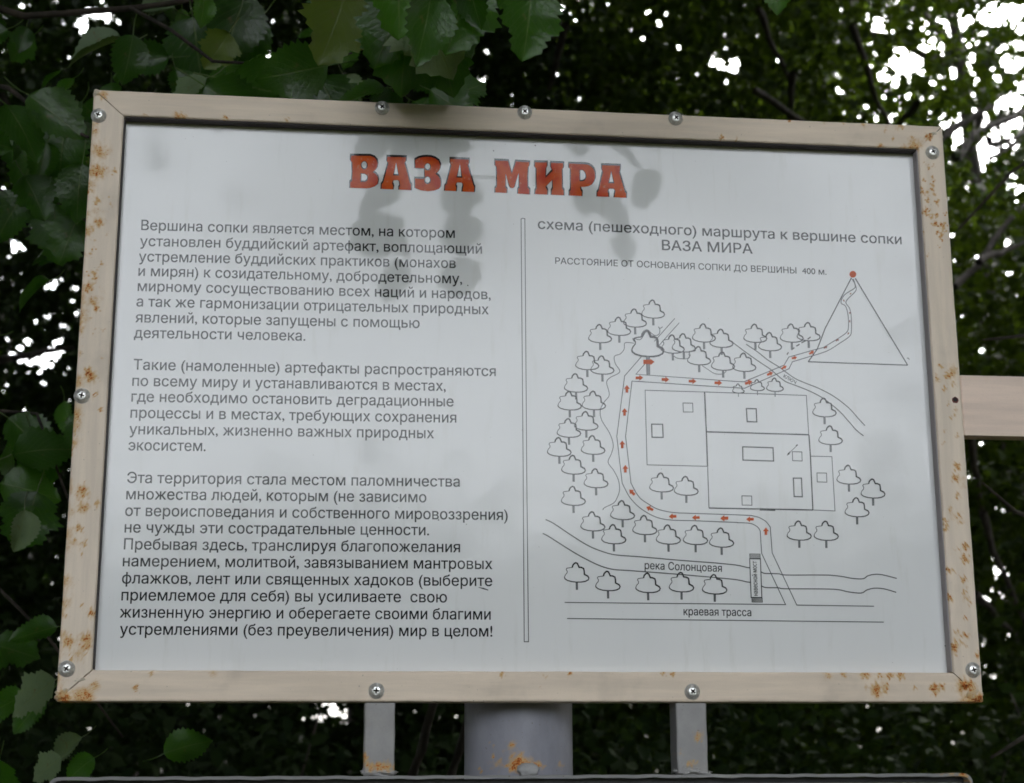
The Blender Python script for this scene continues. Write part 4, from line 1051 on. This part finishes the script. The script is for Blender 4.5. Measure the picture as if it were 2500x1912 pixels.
# overhead canopy, then unseen flank trees shaped to block side light
OVER = [((-3.6, 1.2), (-2.6, 1.0, 5.3), (3.0, 3.4, 1.6), 2300, "tree beside the board on the left, its crown roofing the view"),
        ((3.9, 1.6), (2.9, 1.2, 5.4), (3.0, 3.4, 1.7), 2300, "tree beside the board on the right, its crown roofing the view"),
        ((3.4, 4.6), (.3, 3.2, 6.6), (4.2, 2.8, 1.5), 2300, "tree close behind the board whose crown closes the top"),
        ((-5.6, -2.2), (-5.2, -2.0, 3.4), (2.2, 3.6, 3.2), 2000, "unseen tree added on the left to block side light"),
        ((5.8, -2.0), (5.4, -2.0, 3.4), (2.2, 3.6, 3.2), 2000, "unseen tree added on the right to block side light")]
OVER += [((-6.8, -5.5), (-2.6, -4.6, 6.6), (4.6, 4.2, 1.3), 3000, "unseen spreading tree added to cut sky light over the left half of the clearing"),  # unseen roof crowns added to cut down the sky light
         ((7.0, -6.0), (3.2, -4.8, 6.9), (4.6, 4.2, 1.3), 3000, "unseen spreading tree added to cut sky light over the right half of the clearing")]
OVER += [((-6.4, -8.6), (-5.9, -8.8, 3.6), (1.9, 3.4, 3.7), 2200, "unseen bushy tree added at the front left to block side light"),  # unseen trees added to shut out light from the sides and above
         ((6.6, -8.6), (6.3, -8.8, 3.6), (1.9, 3.4, 3.7), 2200, "unseen bushy tree added at the front right to block side light"),
         ((-7.4, 5.5), (-7.0, 5.5, 4.6), (1.8, 4.4, 4.8), 2600, "unseen tree added to keep light out of the wood on the left"),
         ((8.4, 5.5), (8.0, 5.5, 4.6), (1.8, 4.4, 4.8), 2600, "unseen tree added to keep light out of the wood on the right"),
         ((-5.6, 9.4), (.4, 8.4, 10.4), (7.4, 3.8, 1.3), 3800, "unseen very tall tree added so that its high crown shades the wood behind")]
for (x, y), c, r, n, lb in OVER: big_tree(x, y, .14, c[2] + .6, c, r, n + 700, .19, lb, gap=True)
for i, x in enumerate(np.linspace(-26, 26, 9)):
    hh = random.uniform(5.6, 8.2)
    big_tree(x, -34 + random.uniform(-3, 3), .22, hh * .8, (x, -34, hh * .52), (4.4, 3.5, hh * .50), 420, .5, ("distant tree across the clearing, " + ["leftmost of the row", "second from the left", "third from the left", "fourth from the left", "in the middle of the row", "fourth from the right", "third from the right", "second from the right", "rightmost of the row"][i]))

# ================================================================== THE NEAR TREE, large leaves singly
def near_leaf_mesh(seed, lobed=False, fold=.25, curl=.3, roll=0.0, wid=.40):
    r = random.Random(seed); n = 22; V = []; UV = []; Fc = []
    cols = [-1, -.55, 0, .55, 1]
    for i in range(n + 1):
        t = i / n
        w_ = wid * (math.sin(math.pi * min(1, t ** .78)) ** .75) * (1 - .15 * t)
        if t > .985: w_ = 0
        tooth = 1.0 + (.13 if i % 2 else -.07) * (1 if .08 < t < .95 else 0) * r.uniform(.6, 1.2)
        if lobed: tooth *= 1 + .14 * math.sin(t * 19 + seed)
        a = curl * (t - .1)
        for c in cols:
            k = tooth if abs(c) == 1 else 1
            y = c * w_ * k
            z = abs(c) ** 1.3 * w_ * fold + roll * c * w_ * t + .03 * math.sin(t * 9 + c * 2 + seed) * abs(c)
            x = t * math.cos(a * .6) + (.035 * abs(c) * (tooth - 1) * 2); zz = z - curl * t * t * .5
            V.append((x, y, zz)); UV.append((.5 + .5 * c, t))
    for i in range(n):
        for j in range(4): Fc.append((i * 5 + j, (i + 1) * 5 + j, (i + 1) * 5 + j + 1, i * 5 + j + 1))
    # petiole
    b = len(V); pr_ = .012
    for i in range(4):
        s = i / 3; x = -.42 * s; z = -.10 * s * (1 - s) * 2
        for k in range(3):
            th = 2.094 * k; V.append((x, pr_ * math.cos(th), z + pr_ * math.sin(th))); UV.append((.5, 0))
    for i in range(3):
        for k in range(3): Fc.append((b + i * 3 + k, b + i * 3 + (k + 1) % 3, b + (i + 1) * 3 + (k + 1) % 3, b + (i + 1) * 3 + k))
    me = mesh("leaf", V, Fc)
    uv = me.uv_layers.new(name="UVMap")
    for lp in me.loops: uv.data[lp.index].uv = UV[lp.vertex_index]
    me.polygons.foreach_set('use_smooth', np.ones(len(me.polygons), dtype=bool))
    a = me.attributes.new('tint', 'FLOAT', 'POINT'); a.data.foreach_set('value', np.full(len(V), r.random(), np.float32))
    return me
def variants(mat, specs):
    L = []
    for s in specs:
        me = near_leaf_mesh(*s); me.materials.append(mat); L.append(me)
    return L
LG = variants(M_leaf, [(1, False, .22, .35, 0), (2, False, .35, .15, .2, .36), (3, False, .12, .5, -.2), (4, True, .28, .3, .1, .46), (5, False, .7, .4, .1, .36), (6, True, .15, .2, -.3, .48)])
LP = variants(M_pale, [(11, False, .8, .5, .3, .34), (12, True, .2, .35, .2, .46), (13, False, .4, .6, -.3)])
LY_ = variants(M_yleaf, [(21, False, .2, .4, 0), (22, True, .2, .2, .2, .46), (23, False, .6, .4, 0, .34)])

near = empty("near_tree", (-2.1, 1.3, 0)); tag(near, "tree close on the left whose large toothed leaves hang over the board", "tree")
tp = trunk_path(-2.1, 1.3, 4.2, (.2, -.2), 12, .01)
branch_mesh("trunk", [(tp, .075, .04)], M_bark, near, 12)
LEAVES = [0]
def put_leaf(me, base, direction, normal, size, parent):
    x = Vector(direction).normalized(); z = Vector(normal); y = z.cross(x)
    if y.length < 1e-4: y = Vector((0, 1, 0)).cross(x)
    y.normalize(); z = x.cross(y)
    o = bpy.data.objects.new("leaf", me); COL.objects.link(o); o.parent = parent
    m = Matrix((x, y, z)).transposed().to_4x4(); m.translation = Vector(base); 
    o.matrix_world = m @ Matrix.Scale(size, 4)
    o.matrix_parent_inverse = Matrix.Translation(-Vector(near.location))
    o.matrix_basis = m @ Matrix.Scale(size, 4)
    o.parent = parent; LEAVES[0] += 1
    return o
def near_branch(pts, r0, r1):
    b = branch_mesh("branch", [(pts, r0, r1)], M_twig, near, 7); return b
def cam_leaf(br, px, py, y, size, ang, dep=0.0, tilt=(0, 0), me=None, kind='g'):
    """a leaf whose base hangs at photo point (px,py) at depth y, tip pointing along ang degrees (0 right, 90 up) and leaning dep away from the viewer"""
    base = at(px, py, y)
    a = math.radians(ang); dr = Vector((math.cos(a), dep, math.sin(a)))
    nrm = Vector((tilt[0], -1, tilt[1]))
    L = {'g': LG, 'p': LP, 'y': LY_}[kind]
    me_ = L[me % len(L)] if me is not None else random.choice(L)
    return put_leaf(me_, base, dr, nrm, size, BR_PARENT[br])
BR_PARENT = {}
def mkbr(key, pxs, r0=.008, r1=.003, start=None):
    pts = [at(a, b, y) for a, b, y in pxs]
    if start is not None: pts = [start] + pts
    o = near_branch(pts, r0, r1); BR_PARENT[key] = o; return pts
# boughs: they leave the trunk at the left and cross behind and in front of the board's top left
b1 = mkbr('a', [(-260,-60,.9),(60,40,.75),(330,20,.7),(620,-20,.65),(900,-60,.55)], .007, .003, tp[9])
b2 = mkbr('b', [(-260,150,.8),(20,215,.55),(120,290,.5),(215,335,.42)], .005, .0018, tp[8])
b3 = mkbr('c', [(320,20,.7),(420,75,.5),(520,150,.40),(700,160,.32),(860,130,.30)], .003, .0012)
b4 = mkbr('d', [(620,-200,.3),(860,-90,.0),(1010,-60,-.16),(1120,-90,-.22),(1400,-150,-.25)], .004, .0015, b1[4])
b5 = mkbr('e', [(-300,900,.9),(-40,1000,.7),(90,1010,.6),(170,1230,.55)], .004, .0015, tp[6])
b6 = mkbr('f', [(-300,1300,1.0),(-20,1420,.8),(120,1560,.7),(300,1800,.65)], .004, .0015, tp[5])
b7 = mkbr('g', [(-200,470,.9),(10,465,.7),(210,540,.6)], .0035, .0012, tp[8])
# leaves that the photo shows one by one: branch, x, y, depth, size, angle, lean, tilt, mesh, kind
KEY = [('a',300,98,.50,.075,200,-.1,(.1,.9),0,'p'), ('a',325,85,.42,.062,262,.2,(.5,.2),0,'g'), ('a',505,190,.36,.060,215,.1,(-.2,.8),1,'p'), ('c',430,170,.40,.050,285,.1,(.3,.5),4,'g'),
 ('b',15,255,.40,.078,308,.0,(.3,.8),2,'g'), ('b',70,232,.42,.085,325,.1,(.1,.2),1,'g'), ('b',60,430,.5,.060,300,.1,(.2,.5),3,'g'), ('b',160,300,.55,.09,265,.1,(0,.1),0,'g'), ('b',100,330,.6,.08,250,.2,(0,0),3,'g'),
 ('a',600,-20,.55,.105,255,.1,(.3,-.2),0,'g'), ('a',640,40,.6,.090,235,.2,(0,-.3),2,'g'), ('a',470,40,.6,.10,280,.2,(.2,-.2),5,'g'), ('a',560,80,.45,.055,240,.1,(.8,.3),4,'y'),
 ('c',800,160,.30,.085,195,.0,(0,-.5),0,'g'), ('c',560,200,.35,.10,350,.1,(0,-.6),2,'g'), ('c',500,210,.32,.09,330,.1,(.1,-.5),1,'g'), ('c',780,190,.4,.08,300,.2,(0,-.3),5,'g'),
 ('a',850,-40,.10,.092,256,.0,(.75,.1),4,'y'), ('a',955,-50,.12,.085,247,.0,(.2,-.2),0,'y'), ('a',820,-30,.2,.07,262,.0,(-.5,.1),4,'g'),
 ('d',985,0,-.06,.068,248,.1,(.2,.45),3,'g'), ('d',1000,28,-.05,.078,264,.2,(-.2,.2),5,'g'), ('d',1015,-20,-.10,.084,292,.0,(-.35,.25),1,'p'), ('d',1050,-30,-.08,.074,300,.0,(-.4,.4),5,'g'),
 ('d',1008,50,-.12,.028,262,.0,(.2,.4),0,'p'), ('d',1020,-20,-.14,.050,20,.1,(0,.6),2,'p'), ('d',940,215,.02,.048,200,.0,(0,.8),1,'g'), ('d',900,240,.03,.050,340,.1,(0,.8),3,'g'), ('d',1060,30,-.04,.08,283,.1,(-.2,.1),0,'g'),
 ('c',1050,220,.12,.055,330,.1,(0,.2),3,'g'), ('c',1090,240,.15,.05,30,.1,(0,.2),5,'g'),
 ('e',20,1020,.6,.080,320,.1,(.2,.4),0,'g'), ('e',30,1110,.55,.088,15,.1,(0,.5),2,'g'), ('e',80,1060,.6,.07,290,.1,(.2,.3),3,'g'), ('e',60,1245,.45,.050,265,.1,(.7,.2),0,'p'), ('e',90,1200,.55,.075,255,.1,(.2,.1),5,'g'), ('e',0,1180,.55,.075,350,.1,(0,.2),2,'g'),
 ('f',140,1530,.35,.052,195,.0,(0,.7),1,'g'), ('f',135,1660,.5,.065,215,.1,(.2,.9),4,'p'), ('f',60,1700,.8,.07,200,.1,(.1,.9),2,'g'), ('f',110,1700,.7,.06,230,.1,(.3,.9),1,'g'), ('f',150,1850,.4,.040,215,.1,(.2,.7),1,'p'), ('f',200,1800,.6,.05,220,.1,(.2,.8),0,'p'), ('f',230,1850,.6,.045,215,.1,(.3,.7),2,'g'),
 ('f',400,1840,.6,.06,20,.1,(.1,.6),0,'g'),
 ('g',60,470,.6,.075,240,.1,(0,.1),0,'g'), ('g',130,500,.6,.08,280,.1,(0,0),3,'g'), ('g',190,530,.45,.060,250,.1,(0,0),5,'g'), ('g',200,400,.4,.07,265,.1,(0,.1),2,'g')]
for q in KEY: cam_leaf(*q)
# leaves filling the boughs
def along(pts, t):
    s = t * (len(pts) - 1); i = min(int(s), len(pts) - 2); return pts[i].lerp(pts[i + 1], s - i)
for key, pts, n, spread, lo in (('a', b1, 66, .17, .25), ('b', b2, 34, .13, .3), ('c', b3, 32, .11, .0), ('e', b5, 8, .15, .3), ('f', b6, 7, .16, .3), ('g', b7, 7, .12, .3)):
    for k in range(n):
        p = along(pts, random.uniform(lo, 1)) + Vector((random.gauss(0, spread), abs(random.gauss(.12, spread)), random.gauss(-.02, spread * .8)))
        if p.y < .09: p.y = .09 + random.random() * .1
        if in_gap(np.array([[p.x, p.y, p.z]]), 26)[0] and random.random() < .93: continue
        a = math.radians(random.gauss(265, 45)); dr = (math.cos(a), random.gauss(0, .4), math.sin(a))
        q = Vector((p.x, p.y, p.z)) + Vector(dr).normalized() * .045
        if in_gap(np.array([[q.x, q.y, q.z]]), 22)[0]: continue
        mes = LG if random.random() < .93 else (LY_ if random.random() < .3 else LP)
        put_leaf(random.choice(mes), p, dr, (random.gauss(0, .75), -1 + random.gauss(0, .5), random.gauss(.35, .7)), random.uniform(.04, .072), BR_PARENT[key])
# leaves hanging in front of and above the top rail: their images show in the glossy sheet
def mirror_point(px, py, d):
    p = at(px, py, PY); v = (np.array(p) - CAM); v[1] = -v[1]; t = d / abs(v[1])
    return Vector(np.array(p) + v * t)
for px, py, dd, size, ang, me_, kd in ((885,430,.20,.065,266,4,'g'),(900,550,.25,.070,255,0,'g'),(925,650,.28,.070,276,3,'g'),(945,750,.31,.060,262,1,'g'),(985,640,.29,.05,285,0,'g'),(1050,425,.14,.075,258,3,'g'),(1105,395,.15,.050,285,1,'g'),
      (1110,540,.25,.065,262,4,'g'),(1130,640,.28,.065,272,0,'g'),(1120,735,.31,.055,268,3,'g'),(1385,400,.22,.070,262,2,'g'),(1345,480,.27,.045,275,4,'g'),(1420,540,.29,.055,258,0,'g'),(1545,420,.20,.055,280,4,'g'),(1590,520,.25,.055,282,0,'g'),
      (1500,585,.29,.060,262,3,'g'),(1530,650,.31,.045,272,1,'g'),(540,335,.12,.03,270,0,'g')):
    tip = mirror_point(px, py, dd); a = math.radians(ang); dr = Vector((math.cos(a), .15, math.sin(a))).normalized()
    put_leaf(LG[me_], tip - dr * size, dr, (random.gauss(0, .7), -1, random.gauss(.2, .3)), size, BR_PARENT['d'])

# ---- right-hand tree: a few single leaves close to the board's right side
rt = empty("slender_tree", (1.9, 1.2, 0)); tag(rt, "slender tree at the right edge with a few broad leaves beside the upright", "tree")
NEAR_LOC = near.location.copy()
tp2 = trunk_path(1.9, 1.2, 3.6, (-.1, .1), 10, .012); branch_mesh("trunk", [(tp2, .035, .012)], M_bark, rt, 9)
def put_leaf_r(*a):
    o = put_leaf(*a); o.matrix_parent_inverse = Matrix.Translation(-Vector(rt.location)); return o
for key, pxs, st in (('ra', [(2620,760,1.1),(2500,820,.9),(2400,830,.8)], 5), ('rb', [(2620,1300,1.1),(2480,1250,.9),(2400,1180,.8)], 4), ('rc', [(2640,1700,1.1),(2500,1800,.8),(2420,1850,.7)], 3), ('rd', [(2600,330,1.3),(2470,420,1.2),(2340,560,1.1)], 7)):
    pts = [at(a, b, y) for a, b, y in pxs]; b = branch_mesh("branch", [([tp2[st]] + pts, .007, .002)], M_twig, rt, 6); BR_PARENT[key] = b
for key, px, py, y, size, ang, dep, tilt, me_, kd in (('ra',2500,850,.8,.075,185,.0,(0,.6),0,'g'),('ra',2400,800,.9,.045,150,.1,(0,.3),4,'p'),('ra',2440,720,1.0,.060,200,.1,(0,-.1),2,'g'),('rb',2500,1150,.9,.06,195,.1,(0,.1),3,'g'),('rb',2390,1200,.9,.055,250,.1,(0,.1),5,'g'),('rb',2400,1100,.9,.05,350,.1,(0,.2),0,'g'),
      ('rb',2480,1250,.9,.05,180,.1,(0,.3),2,'g'),('rc',2440,1790,.7,.050,280,.0,(0,.3),3,'y'),('rc',2480,1850,.7,.045,240,.0,(0,.3),5,'y'),('rc',2470,1690,.9,.045,310,.0,(0,.3),3,'g'),('rc',2520,1740,.9,.05,200,.0,(0,.3),5,'g'),('rc',2350,1780,1.0,.035,200,.0,(0,.5),0,'g')):
    base = at(px, py, y); a = math.radians(ang)
    put_leaf_r({'g': LG, 'p': LP, 'y': LY_}[kd][me_ % 3 if kd != 'g' else me_], base, Vector((math.cos(a), dep, math.sin(a))), Vector((tilt[0], -1, tilt[1])), size, BR_PARENT[key])
print("single leaves", LEAVES[0])
